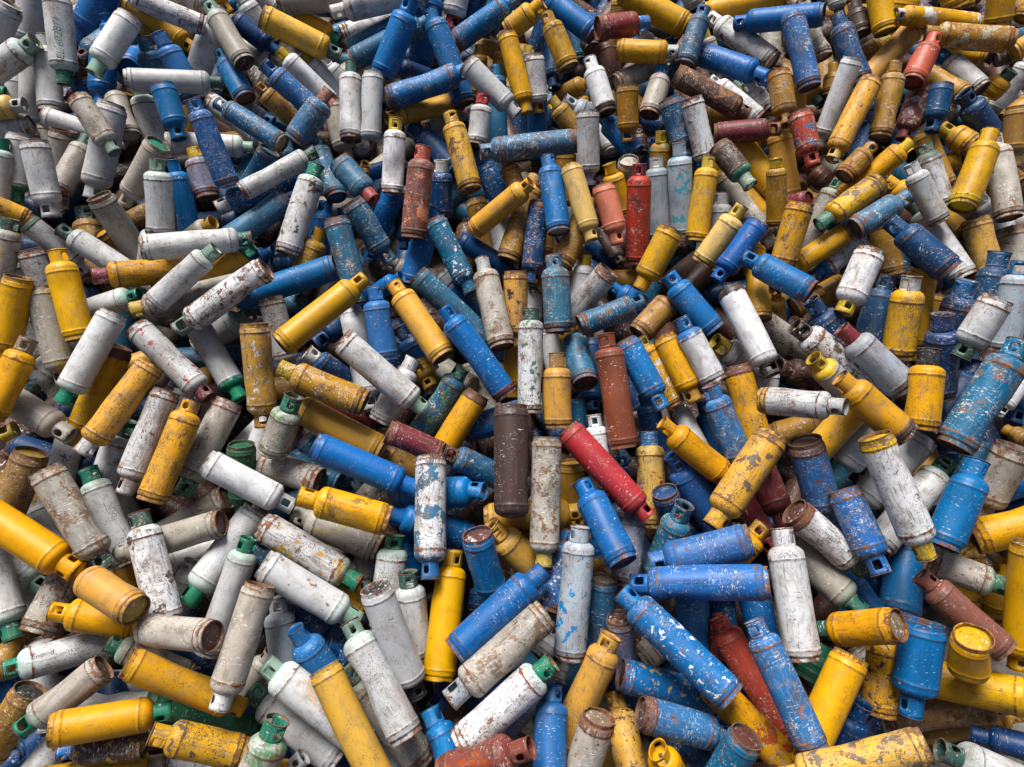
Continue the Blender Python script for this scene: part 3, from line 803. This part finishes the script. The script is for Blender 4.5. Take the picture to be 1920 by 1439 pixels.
-125 942 202 -265 916 186 186|S.2n-||chipped silver cylinder, collar to left, left of the rust-flaked blue cylinder
-608 543 177 -556 510 114 137|S.2n-|greendome|chipped silver cylinder, collar to lower right, left of the yellow cylinder with a red end
-601 609 153 -577 695 164 148|Kd2t-||beige cylinder, dark green collar upper right, left of the beige cylinder with a green base
208 722 204 234 660 163 155|T.3o-||badly worn grey-blue cylinder, collar down, below left of the orange-rusted brown cylinder
-643 1063 147 -719 990 75 251|B.1r-||scuffed blue cylinder, collar to lower left, above right of the silver cylinder marked TEL
410 520 185 340 483 154 136|Y.2w-||chipped yellow cylinder, collar to lower left, below right of the brown-stained yellow upright cylinder
-160 -9 119 -206 62 179 157|B.1nv||scuffed blue cylinder, collar to upper left, above the tan-patched silver cylinder
-31 -97 152 -78 -7 151 152|B.1w-||scuffed blue cylinder, collar to upper left, above left of the orange-brown cylinder at the bottom
-671 698 166 -680 620 120 150|Sg1t-|greenshoulder|scuffed silver cylinder, green collar down, above the rusty-rimmed yellow cylinder
658 776 170 618 848 172 157|Sb2t-||chipped silver cylinder, blue collar to upper left, right of the orange-red cylinder at top right
31 827 188 39 770 135 138|Wo2r-||chipped white cylinder, ochre collar down, below left of the handwritten mustard cylinder
542 562 182 513 629 219 146|Sd3o-|blacktop|silver cylinder, dark green collar up, left of the yellow cylinder with a yellow round base
424 585 167 491 621 230 138|Yy2w-||chipped yellow cylinder, yellow collar to upper right, above the grey-blue cylinder with an open mouth
-284 430 179 -264 355 130 150|S.3r-||badly worn silver cylinder, collar down, left of the plain yellow diagonal cylinder
364 283 226 307 224 169 153|Y.2r-||yellow cylinder, collar to lower left, above right of the blue cylinder with a rusty mouth
659 685 162 599 731 205 170|D.1o-|wide|scuffed navy cylinder, collar to upper left, below the streaked yellow-grey cylinder
510 364 136 520 435 207 183|Db3t-||nearest badly worn navy cylinder, blue collar up, right of the shiny silver cylinder
189 110 122 182 8 113 168|B.1o-||scuffed blue cylinder, collar down, above right of the white-flecked diagonal blue cylinder
-129 63 132 -120 154 161 156|Sg2r-||chipped silver cylinder, green collar up, below left of the white and blue flaking cylinder
444 258 171 371 182 124 174|S.1o-||scuffed silver cylinder, collar to lower left, above the white cylinder with a yellow foot
413 591 202 449 627 218 133|O.3r-||ochre cylinder, collar to upper right, above the yellow cylinder with a green collar mouth
-810 767 150 -667 837 201 188|Sl3o-||silver cylinder, pale green collar to upper right, left of the silver cylinder marked TEL
-388 795 137 -429 867 159 161|B.2o-||nearest blue cylinder, collar upper left, above right of the beige cylinder with a green base
390 268 199 343 215 155 184|St1r-||silver cylinder, teal collar lower left, below left of the golden cylinder with a rusty base
-613 707 165 -640 633 93 176|K.2r-||chipped beige cylinder, collar down, left of the beige cylinder with a green base
-47 664 181 -38 717 216 140|Sr2o-||chipped silver cylinder, red collar up, below the silver cylinder with a windowed collar
554 386 145 574 478 201 174|D.2o-||nearest chipped navy cylinder, collar up, below the yellow cylinder with a yellow round base
-323 209 108 -429 153 81 151|K.3o-||badly worn beige cylinder, collar to lower left, below left of the green wide-mouthed cylinder
191 739 160 212 808 182 154|Kb2r-||chipped beige cylinder, blue collar up, left of the orange-rusted brown cylinder
595 900 175 513 824 117 169|Yd2o-||yellow cylinder, dark green collar lower left, above left of the orange-red cylinder at top right
572 775 175 544 710 144 154|M.3n-|whiteworn|badly worn maroon cylinder, collar down, below the orange-red cylinder at top right
-29 174 152 73 180 155 154|Y.1o-||yellow cylinder, collar to right, below left of the rust-speckled beige cylinder by the crimson one
-94 585 132 -92 636 184 151|Dw2r-||chipped navy cylinder, white collar up, above right of the rusty orange-red cylinder
-75 799 130 -175 736 157 143|Y.2o-||chipped yellow cylinder, collar to left, above left of the yellow cylinder with dark rust patches
-292 251 169 -297 187 117 149|G.1r-|bigmouth|green cylinder with a wide round mouth, half under a white one
118 871 185 43 936 202 169|B.1o-||scuffed blue cylinder, collar to upper left, above right of the handwritten mustard cylinder
150 394 153 188 433 165 159|O.3--||ochre cylinder, base to lower left, above left of the white cylinder with a blue shoulder
-153 292 130 -114 360 159 147|W.2o-||chipped white cylinder, collar to upper right, right of the brown-stained ochre cylinder
-501 695 106 -519 776 182 170|Sl2n-||chipped silver cylinder, pale green collar up, above the beige cylinder with a green base
-318 451 176 -444 413 177 150|Ky3r-||badly worn beige cylinder, yellow collar to left, left of the rust-spotted white cylinder
-635 432 146 -604 526 203 154|Kd3r-|yellowpatch|beige cylinder, dark green collar up, left of the yellow cylinder with a red end
-276 476 119 -243 545 160 162|O.3n-||badly worn ochre cylinder, collar up, below the scrawled silver cylinder
-263 795 129 -329 830 192 144|Wy1n-||scuffed white cylinder, yellow collar to upper left, above right of the grey-violet cylinder
507 813 151 475 907 189 170|D.3o-||badly worn navy cylinder, collar up, right of the white-chipped blue cylinder near the top
-609 161 127 -500 107 100 173|Sl2rv||chipped silver cylinder, pale green collar to lower right, below the long clean yellow cylinder
292 406 168 295 516 180 140|Y.2r-||chipped yellow cylinder, collar up, below left of the brown-stained yellow upright cylinder
-295 741 128 -353 770 185 136|O.3r-||badly worn ochre cylinder, collar to upper left, above right of the grey-violet cylinder
386 632 111 362 721 169 166|Y.1t-||scuffed yellow cylinder, collar up, below right of the level maroon cylinder
543 879 181 525 966 222 170|Y.1r-||scuffed yellow cylinder, collar up, above left of the orange-red cylinder at top right
105 74 163 115 19 113 135|P.3o-||badly worn grey-violet cylinder, collar down, above left of the gold-specked blue cylinder
278 260 117 301 173 114 173|M.2n-||chipped maroon cylinder, collar to lower right, below right of the large brown-flaked yellow cylinder
287 428 143 406 372 94 190|K.3o-|darkrust|badly worn beige cylinder, collar to lower right, right of the white cylinder with black ends
-318 22 131 -387 50 167 129|Kg3o-||badly worn beige cylinder, green collar to left, above left of the pale lemon cylinder
-411 913 179 -355 889 140 149|D.1r-|
-273 658 142 -388 585 149 161|Bw3r-|whitescratch
-395 460 138 -325 519 160 150|Yg1w-|
428 344 95 316 359 139 161|X.3o-|yellowscratch
500 282 101 565 370 122 184|D.1r-|
439 524 166 379 483 142 146|Wb3o-|blueshoulder
298 709 162 368 606 135 172|Yd1t-|
-484 862 114 -442 951 168 183|W.1o-|
-743 1048 178 -789 947 87 202|S.1r-|
-404 417 85 -328 440 125 170|Sl1r-|
188 307 144 148 381 171 119|Yy3r-|whitepeel
305 978 140 419 949 195 168|Y.1n-|scratch
-552 204 90 -512 141 63 138|S.0t-|
-237 861 149 -117 900 186 167|T.2o-|
-230 599 153 -264 682 172 151|T.3w-|
-178 340 91 -244 376 144 146|Dw3o-|
-230 92 132 -174 58 121 137|D.2r-|
-6 886 178 44 900 214 159|Y.2o-|
-4 599 123 -47 669 161 153|B.3n-|whitescratch
558 471 157 514 575 171 155|Sd2o-|
484 460 193 477 371 132 162|Y.1o-|
-559 508 89 -586 609 119 181|Od3r-|
-430 -68 154 -329 -53 125 135|Yk2w-|
-197 433 148 -167 311 120 144|W.1w-|purplewhite
500 83 128 498 128 162 150|Y.1wv|
-592 501 176 -576 440 116 149|S.3n-|rustbase
-471 690 159 -361 700 139 152|Sl1n-|
-46 160 124 -131 178 158 170|B.1o-|
411 271 161 320 330 217 144|Ay1rv|yellowshoulder
279 637 153 346 545 121 151|K.3r-|
-150 603 168 -193 541 97 155|B.1r-|
450 844 167 424 927 198 155|K.3r-|
157 196 178 189 140 109 141|Dx2r-|
-358 961 170 -234 995 158 195|K.2r-|
613 667 175 585 707 168 161|Yy2r-|
-519 434 120 -570 324 137 166|Sd2r-|bluespots
391 360 161 342 416 195 184|D.2nv|
-82 688 107 -144 750 129 177|D.1r-|
522 901 161 513 954 179 160|N.1r-|
64 238 148 67 181 110 147|O.1n-|
-548 415 147 -447 443 165 145|Sg1ov|
484 491 134 465 567 173 161|O.2n-|
642 554 146 660 442 113 188|K.3r-|rustdome
-586 968 171 -495 918 122 154|Y.2rv|
-19 673 105 -23 817 175 147|T.1r-|
151 -72 149 125 -38 197 142|Y.0rv|valvefacing
689 794 145 703 803 181 152|Yd1o-|
34 80 156 59 158 162 138|B.3r-|whitescratch
-146 898 105 -118 985 189 195|B.1r-|
61 488 160 101 570 184 150|O.3o-|
108 691 145 52 737 191 137|Oy2o-|
248 116 131 258 32 127 160|B.1t-|
-262 930 138 -142 984 146 155|W.3n-|
149 800 158 228 845 168 163|K.3o-|
-748 939 185 -823 859 116 221|S.1n-|
-725 786 97 -707 873 164 159|S.1o-|
115 106 140 129 188 159 145|P.3t-|
-517 801 111 -526 858 192 166|T.2o-|
760 956 133 744 1025 214 194|Y.2r-|
-695 605 127 -678 678 179 134|Sg1r-|
-523 701 157 -553 763 173 152|K.1--|
-655 739 159 -558 730 116 142|S.1w-|
421 -33 77 502 -12 116 111|O.1o-|
146 578 144 124 622 192 138|Y.1w-|
-525 304 102 -525 207 98 156|S.2t-|bluespots
-70 546 135 11 508 104 132|D.0o-|
-327 674 162 -384 622 106 155|T.2n-|
-73 1010 193 -95 942 137 189|Sr1r-|whiteshoulder
-130 482 125 -101 572 166 158|B.1r-|
99 203 139 90 283 173 124|W.2r-|purplespots
315 360 111 243 391 142 174|Sy2w-|
365 763 146 336 802 161 152|S.2r-|
15 303 133 -75 282 109 163|Bw3o-|
-247 897 142 -135 933 175 135|T.1n-|
696 856 161 629 896 145 149|Y.1w-|
717 791 115 741 832 185 145|S.2w-|
55 915 175 62 813 140 147|D.2rv|
-437 -33 116 -466 -100 131 144|S.1t-|
383 543 97 433 622 162 160|Kg3r-|
168 671 159 121 730 171 145|B.1r-|
82 430 100 93 506 158 135|Wy1n-|
-103 369 100 -137 417 135 165|D.1r-|
166 -57 121 187 -36 125 144|D.1r-|
-112 366 134 -96 336 132 143|O.1rv|
-312 166 103 -380 124 122 130|S.1o-|
-14 -30 122 29 11 122 143|P.1r-|
551 692 176 587 607 141 152|O.2r-|
583 550 144 495 626 158 149|Y.2o-|
206 644 110 204 699 171 152|Oy2t-|multi
-340 968 140 -273 948 113 168|Yg1r-|
-798 729 166 -676 749 169 157|Ls2rv|
39 728 86 37 840 142 153|B.1o-|
-355 85 104 -335 133 134 127|S.1wv|
378 63 136 352 123 129 116|B.1r-|
-252 759 165 -231 690 124 155|K.2w-|
-243 814 99 -305 853 167 144|Wy0n-|
-581 838 184 -583 765 152 180|B.1n-|
133 36 100 158 56 101 158|K.2w-|
342 729 162 277 789 177 139|W.2t-|
433 639 135 407 663 142 164|X.1n-|
177 257 93 159 332 118 143|D.0r-|
152 823 136 134 877 162 158|X.1--|
-496 12 55 -366 19 26 162|S.0w-|
-471 -5 65 -331 -1 63 127|S.0o-|
247 209 129 281 145 122 145|M.1o-|
583 331 157 555 296 143 99|S.1wv|
240 253 103 225 320 125 133|D.0o-|
25 571 130 -9 652 172 133|O.2r-|
-222 -77 146 -190 -46 153 127|Yw1ov|number28
64 819 115 118 827 144 149|O.1n-|
-193 222 122 -259 251 121 136|T.1r-|
-509 -50 71 -496 -33 46 104|D.0o-|
-622 239 146 -558 277 146 148|Sy2wv|
26 41 124 39 60 126 135|S.1t-|
-79 464 153 -10 404 112 124|D.1o-|
271 514 111 271 593 171 143|S.2r-|
307 19 92 318 38 98 157|G.0r-|
-447 803 127 -359 744 99 148|W.2r-|
-200 459 98 -248 404 109 162|D.1w-|
-90 852 107 -177 839 159 150|D.1ov|
-51 640 101 -24 539 59 155|O.2r-|
-684 743 138 -808 705 142 160|S.2r-|
614 370 142 586 294 119 165|D.2rv|
222 118 114 228 40 89 141|B.2o-|
104 424 83 102 330 69 145|D.0r-|
151 633 187 156 619 126 142|K.1o-|rustbase
12 761 50 8 866 110 155|D.1w-|
358 453 117 394 473 126 144|O.2n-|
-561 836 155 -562 900 135 184|B.0t-|
-542 561 132 -525 545 82 135|Y.3w-|
341 430 100 324 454 153 100|O.1ov|
-751 859 125 -762 796 71 153|Sd0n-|
-622 1032 88 -688 920 99 196|Tx3r-|
120 580 109 144 520 118 98|N.2t-|
-37 87 92 -32 121 96 109|D.1t-|
-581 382 117 -580 430 167 117|Sw3r-|
473 811 129 476 852 151 138|O.1r-|
217 254 125 194 320 122 116|S.1o-|
145 727 101 119 806 119 148|S.1n-|
-241 274 124 -178 224 92 131|T.2r-|
75 316 141 76 271 123 92|T.0r-|
-148 259 116 -78 225 91 155|O.3o-|blackscratch
434 495 108 370 463 91 158|O.1r-|
2 422 137 2 336 100 123|Y.1o-|
394 865 121 394 954 157 163|K.3t-|
-129 23 106 -183 50 140 134|D.1nv|
-54 851 93 -48 897 147 133|O.1o-|
664 570 120 624 612 143 134|W.1o-|
-197 577 84 -193 487 54 139|N.1n-|
173 495 117 21 493 115 139|Od1w-|
-196 116 127 -140 81 112 126|Y.1o-|
624 754 180 587 834 157 151|O.2r-|
-649 585 127 -709 591 184 131|Y.3r-|blackscratch
-336 -49 108 -272 -66 97 97|W.2o-|
165 445 133 124 471 141 125|B.1n-|
-269 475 94 -355 475 82 132|T.2o-|
-22 626 109 -5 523 79 138|S.1t-|
611 666 152 585 672 135 128|Y.1r-|
-111 121 98 -116 167 114 146|B.0o-|
-384 952 105 -421 985 170 167|S.2t-|
703 992 138 681 1029 170 188|Y.1w-|
203 109 148 256 162 173 156|Y.3r-|
-347 46 128 -299 40 107 108|D.1o-|
-454 528 122 -371 539 181 128|Ko1ov|
-516 67 90 -526 11 123 137|O.2o-|
-466 947 178 -539 930 208 147|K.3r-|
-625 816 155 -606 768 104 166|D.1r-|
-411 811 112 -359 788 99 130|Pb2ov|
-262 520 102 -250 606 136 152|B.1w-|
104 923 99 86 997 148 126|T.2o-|
536 896 128 572 909 151 132|Oy1r-|
-278 -1 98 -243 45 124 115|K.1rv|
-134 769 108 -60 812 108 140|K.2t-|
515 448 159 505 399 121 122|O.2o-|
-85 954 104 -41 1007 174 157|D.2o-|
-548 -17 108 -512 22 79 136|B.0r-|
-60 171 96 -16 205 117 164|N.1r-|
28 494 94 26 439 83 132|S.2r-|
292 809 88 397 809 111 202|O.1r-|
-104 -66 101 -131 -25 113 104|S.1r-|
602 951 128 610 990 186 185|Y.1o-|
787 953 147 803 976 163 144|O.1r-|
500 74 86 497 169 116 174|Y.3r-|blackspeck
-598 877 125 -602 920 182 120|B.0o-|
-364 639 82 -428 593 90 160|D.1w-|
305 282 112 367 289 149 146|O.2t-|
-458 185 39 -455 238 111 110|Sd1t-|
120 743 149 72 756 170 159|A.1o-|
-213 708 121 -223 750 129 115|S.1r-|
-140 620 149 -143 542 120 97|D.0o-|
211 39 108 213 80 129 89|R.2r-|
-486 56 115 -482 -26 70 145|S.2r-|
-163 150 98 -158 108 90 110|S.1r-|
-42 997 89 -6 1048 157 183|T.2r-|
309 848 135 282 893 174 119|Ky2o-|
567 219 178 486 196 129 154|B.1t-|
180 698 131 178 733 146 113|N.1o-|s09
414 743 118 400 802 174 143|O.1r-|
731 856 166 771 870 188 145|Y.1r-|blackbase
361 587 110 273 674 136 156|Y.2t-|
63 975 164 26 912 81 168|D.1r-|
166 927 108 166 984 179 145|O.2w-|
418 900 106 465 810 115 153|Od1rv|
-238 843 90 -286 874 142 143|S.1w-|
-357 512 121 -306 523 143 112|D.0nv|
421 102 82 389 130 86 111|D.0r-|
-201 445 125 -134 465 171 107|B.0rv|
-175 687 114 -217 674 112 114|B.0r-|
573 196 150 513 187 104 132|D.0w-|
-361 704 120 -398 650 101 142|T.2n-|
687 635 139 653 691 138 137|Y.2o-|
-21 876 101 -12 908 140 123|O.1r-|
-437 156 102 -401 67 83 117|Y.1r-|
724 871 142 740 872 148 130|N.1r-|
-381 894 123 -442 937 136 154|S.1r-|
-432 385 119 -481 353 134 121|Y.2n-|
298 347 153 295 309 130 124|W.2r-|
296 1010 127 269 1038 164 159|S.1w-|
-240 322 128 -154 307 91 120|M.1n-|
-91 490 143 -68 469 126 93|W.2o-|
479 191 111 461 144 133 131|N.0nv|
97 143 97 96 155 99 111|B.0r-|
121 891 144 110 925 145 132|N.1n-|
490 1002 188 504 952 152 132|Sd2r-|
-117 508 101 -162 522 124 132|K.3o-|rust
683 725 161 728 757 182 156|O.2n-|
74 641 86 76 707 146 141|O.1n-|
47 18 91 54 37 92 104|S.2t-|
226 881 138 248 906 158 120|D.1o-|
357 785 129 325 822 143 137|Yl2t-|
229 871 94 198 928 154 123|S.1w-|
-281 296 131 -300 226 113 138|S.1o-|
-216 647 115 -197 656 156 101|O.1w-|
44 413 130 59 335 112 122|S.2t-|
377 575 178 349 590 145 129|M.1r-|
197 142 61 208 187 110 113|D.0wv|
120 208 94 127 257 110 100|D.0w-|
-296 305 99 -336 255 97 119|S.0o-|
-557 1045 114 -633 916 97 194|D.0o-|
43 586 116 44 539 90 136|O.2r-|
-691 767 113 -668 649 61 147|K.2r-|
475 65 110 487 92 120 104|O.1wv|
-549 787 156 -581 745 96 107|O.2r-|
-854 811 157 -757 823 123 157|Sg1r-|
-587 496 57 -535 536 69 148|O.2w-|
116 718 110 102 790 143 145|Y.0o-|
-538 946 110 -592 964 138 158|O.0n-|
-531 -64 117 -485 -35 111 129|Sd2rv|
-399 344 108 -405 292 89 121|S.1r-|
-42 39 121 -77 -9 122 146|D.1w-|
741 1021 117 726 1056 152 108|O.0n-|
326 709 119 371 732 147 151|O.2o-|
-16 155 122 78 172 127 123|Y.0o-|
191 682 95 204 721 133 115|D.1r-|
248 658 127 250 666 154 91|T.1o-|
-131 769 81 -72 820 88 143|S.0r-|
20 845 123 26 896 143 131|Wy1o-|
-621 184 112 -539 129 64 150|S.1t-|
362 483 78 338 428 68 178|D.0r-|
-512 1057 173 -460 1015 112 139|Y.0o-|
-621 808 81 -662 818 127 172|Tr2r-|
577 263 144 570 278 133 106|O.2r-|
-626 502 149 -607 458 102 136|S.1t-|
60 1049 178 0 967 149 156|B.1w-|
618 993 117 655 983 138 149|O.1o-|
-489 1052 113 -446 1044 93 133|T.0t-|
207 -33 88 228 -14 94 132|B.0n-|
-481 513 113 -448 539 176 128|Sd1r-|
-321 529 105 -282 541 88 135|D.0o-|
-557 779 101 -568 808 145 128|D.1r-|
532 275 65 533 345 88 149|D.0o-|
-418 1037 138 -375 1026 99 141|S.0t-|
534 81 78 538 93 75 117|O.1o-|
-560 940 187 -484 1022 175 152|K.2o-|
256 871 105 242 904 127 134|D.1o-|
520 835 98 535 839 104 123|G.1o-|
-605 323 89 -600 390 98 116|Sd1t-|
89 420 128 32 405 96 125|O.1r-|
602 415 92 564 488 138 144|Sy2ov|
528 619 131 500 648 141 118|Yb1r-|
-223 560 92 -231 604 128 91|B.1r-|
533 976 106 539 1081 157 107|O.0r-|
359 52 95 367 38 98 127|K.2o-|
-100 153 83 -130 167 87 113|D.0n-|
723 783 84 723 826 106 132|Y.2n-|
115 41 83 112 90 92 128|S.1r-|
-198 60 93 -230 99 106 142|B.2r-|
758 837 135 764 827 144 138|Y.1r-|
-227 465 81 -254 422 86 131|T.0o-|
"""
KINDS = {'r': 'rect', 'o': 'round', 'w': 'wide', 'n': 'narrow', 't': 'three', '-': None}

def geo_all(b, c, r, kind, wear, notes, seed, valve):
    rng = random.Random(seed)
    L = (c - b).length
    out = []
    noc = kind is None
    V, F, E, Z, ze = body_geo(r, L, rng, wear, nocollar=noc)
    out.append(('body', V, F, E, Z))
    out.append(('foot_ring',) + foot_geo(r, rng))
    if not noc:
        out.append(('collar',) + collar_geo(r, ze + .36 * r, max(L, ze + 1.2 * r), kind, rng.uniform(-1.5, 1.5), rng))
    if valve:
        out.append(('valve',) + tuple(valve_geo(r, ze)))
    return out, L

LETTERS = {
 'tel': (['TEL 602871'], .13, .55, 'g', .15, True),
 'handlewriting': (['(Ferroni', 'BINDZTO', 'Cas.Vano'], .055, .66, 'k', .25, False),
 'wr1': (['CAMARON', 'LALUIS'], .07, .66, 'k', .15, True),
 'wrchile': (['CHAT DIG!', 'OLUN12', '* CHILE'], .056, .66, 'k', -.35, True),
 'wrpicada': (['Dicada'], .085, .50, 'k', .1, False),
 'wrgrupo': (['Gpunta', 'Tirre'], .075, .55, 'k', .1, True),
 'wrenood': (['Enood'], .07, .70, 'k', .35, True),
 's09': (['S09'], .16, .72, 'w', .0, True, True, .1),
 'scratch': (['EMKOCE', '(Eon.cor'], .06, .45, 'k', .5, False),
 'letters': (['MILY', 'KSYC'], .075, .14, 'w', -.2, False),
 'number28': (['28'], .08, .93, 'k', .2, True, True, .2, .63),

}
def parse():
    for k, ln in enumerate(x for x in HEAP.strip().split('\n') if x.strip()):
        p = ln.split('|')
        v = [int(q) for q in p[0].split()]
        b = Vector(v[0:3]) / 100; c = Vector(v[3:6]) / 100
        f = p[1]
        yield k, b, c, v[6] / 1000, f[0], f[1], int(f[2]), KINDS[f[3]], f[4] == 'v', p[2].split(), (p[3] if len(p) > 3 else '')

stuffV, stuffF, stuffE, stuffZ, stuffM, slots = [], [], [], [], [], []
off = 0
def slot(m):
    if m not in slots: slots.append(m)
    return slots.index(m)
def to_stuff(M, parts, mats):
    global off
    A = np.array(M)
    for nm, V, F, E, Z in parts:
        W = V @ A[:3, :3].T + A[:3, 3]
        stuffV.append(W); stuffE.append(E); stuffZ.append(Z)
        stuffF.extend([tuple(i + off for i in f) for f in F])
        stuffM.extend([slot(mats[nm])] * len(F))
        off += len(V)

for k, b, c, r, col, cc, wear, kind, valve, notes, label in parse():
    parts, L = geo_all(b, c, r, kind, wear, notes, 1000 + k, valve)
    body_m, ring_m, col_m, dome_m = mats_for(col, cc, wear, notes)
    mats = {'body': body_m, 'foot_ring': ring_m, 'collar': col_m, 'valve': dark_metal}
    M = frame(b, c)
    if not label:
        to_stuff(M, parts, mats)
        continue
    root = bpy.data.objects.new('gas_cylinder', None)
    root.empty_display_size = .1
    scene.collection.objects.link(root)
    root.matrix_world = M
    q = random.Random(k * 7 + 3)
    tint = (q.random(), q.random(), q.random(), 1)      # each cylinder's own fading, shared by its parts
    root['label'] = label
    root['category'] = 'gas cylinder'
    root['group'] = 'gas cylinders in the heap'
    for nm, V, F, E, Z in parts:
        ml = [mats[nm]]; mi = None
        if nm == 'body' and dome_m is not None:
            ml.append(dome_m)
            mi = [1 if (len(f) > 4 and i == len(F) - 2) or i < NS * 4 else 0 for i, f in enumerate(F)]
        me = make_mesh(nm, V, F, E, Z, ml, mi)
        o = bpy.data.objects.new(nm, me)
        scene.collection.objects.link(o)
        o.parent = root
        o.color = tint
    for x in notes:
        if x in LETTERS:
            a = LETTERS[x]
            lettering(a[0], r, L, a[1], a[2], {'k': ink, 'g': inkg, 'w': inkw}[a[3]], root, *a[4:])

# ---------------------------------------------------------------- the rest of the heap: what lies below and round about
rng = random.Random(77)
ct, st = math.cos(TILT), math.sin(TILT)
def pix(p):
    """where a point falls in the photograph's frame"""
    x, y, z = p.x, p.y, CAM_H - p.z
    d = y * st + z * ct
    if d < .5: return (9999, 9999, 1)
    return (960 + 1274 * x / d, 719.5 + 1274 * (z * st - y * ct) / d, d)
NS = 20
count = 0
for gx in np.arange(-9.9, 10.0, .62):
    for gy in np.arange(-4.2, 12.2, .62):
        for lay in range(3):
            x, y = gx + rng.uniform(-.3, .3), gy + rng.uniform(-.3, .3)
            an = rng.uniform(0, 2 * math.pi); tl = rng.gauss(0, .22)
            L = rng.uniform(1.1, 1.35); r = rng.uniform(.145, .165)
            d = Vector((math.cos(an) * math.cos(tl), math.sin(an) * math.cos(tl), math.sin(tl)))
            z = (.22, .62, 1.2)[lay] + rng.uniform(-.1, .1)
            c0 = Vector((x, y, z))
            b, c = c0 - d * L / 2, c0 + d * L / 2
            P = [pix(q) for q in (b, c0, c)]
            inside = any(-130 < p[0] < 2050 and -130 < p[1] < 1570 for p in P)
            if inside and lay > 1: continue
            if inside and lay == 1 and rng.random() < .1: continue
            if x > 3.9 and y < 1.0 and y > -2.2 and (inside or lay > 1): continue
            if min(b.z, c.z) < r: 
                b.z = max(b.z, r); c.z = max(c.z, r)
            col = rng.choices('SYBDTOKW', (4, 4, 3, 2, 2, 3, 2, 1))[0]
            if x < -3: col = rng.choices('SKYB', (7, 3, 1, 1))[0]
            if inside: col = rng.choices('NDKXTO', (5, 5, 2, 3, 2, 1))[0]  # fill in view: shade of the deep gaps put into colour by darker paints
            wear = rng.choice((1, 2, 2, 3))
            far = not inside
            sd_ = 5000 + count
            if far:
                parts, _ = geo_all(b, c, r, rng.choice(('rect', 'round')), wear, [], sd_, False)
            else:
                rg = random.Random(sd_)
                V, F, E, Z, ze = body_geo(r, (c - b).length, rg, wear)
                parts = [('body', V, F, E, Z)]
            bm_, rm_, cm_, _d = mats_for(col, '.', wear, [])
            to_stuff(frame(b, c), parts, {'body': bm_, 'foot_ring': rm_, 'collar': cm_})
            count += 1
print('fill', count)

me = make_mesh('cylinder_heap', np.concatenate(stuffV), stuffF, np.concatenate(stuffE), np.concatenate(stuffZ), slots, stuffM)
o = bpy.data.objects.new('cylinder_heap', me)
scene.collection.objects.link(o)
o['kind'] = 'stuff'
o['label'] = 'deeper mass of painted gas cylinders showing in the gaps of the heap'
o['category'] = 'gas cylinders'
o.color = (.5, .5, .5, 1)
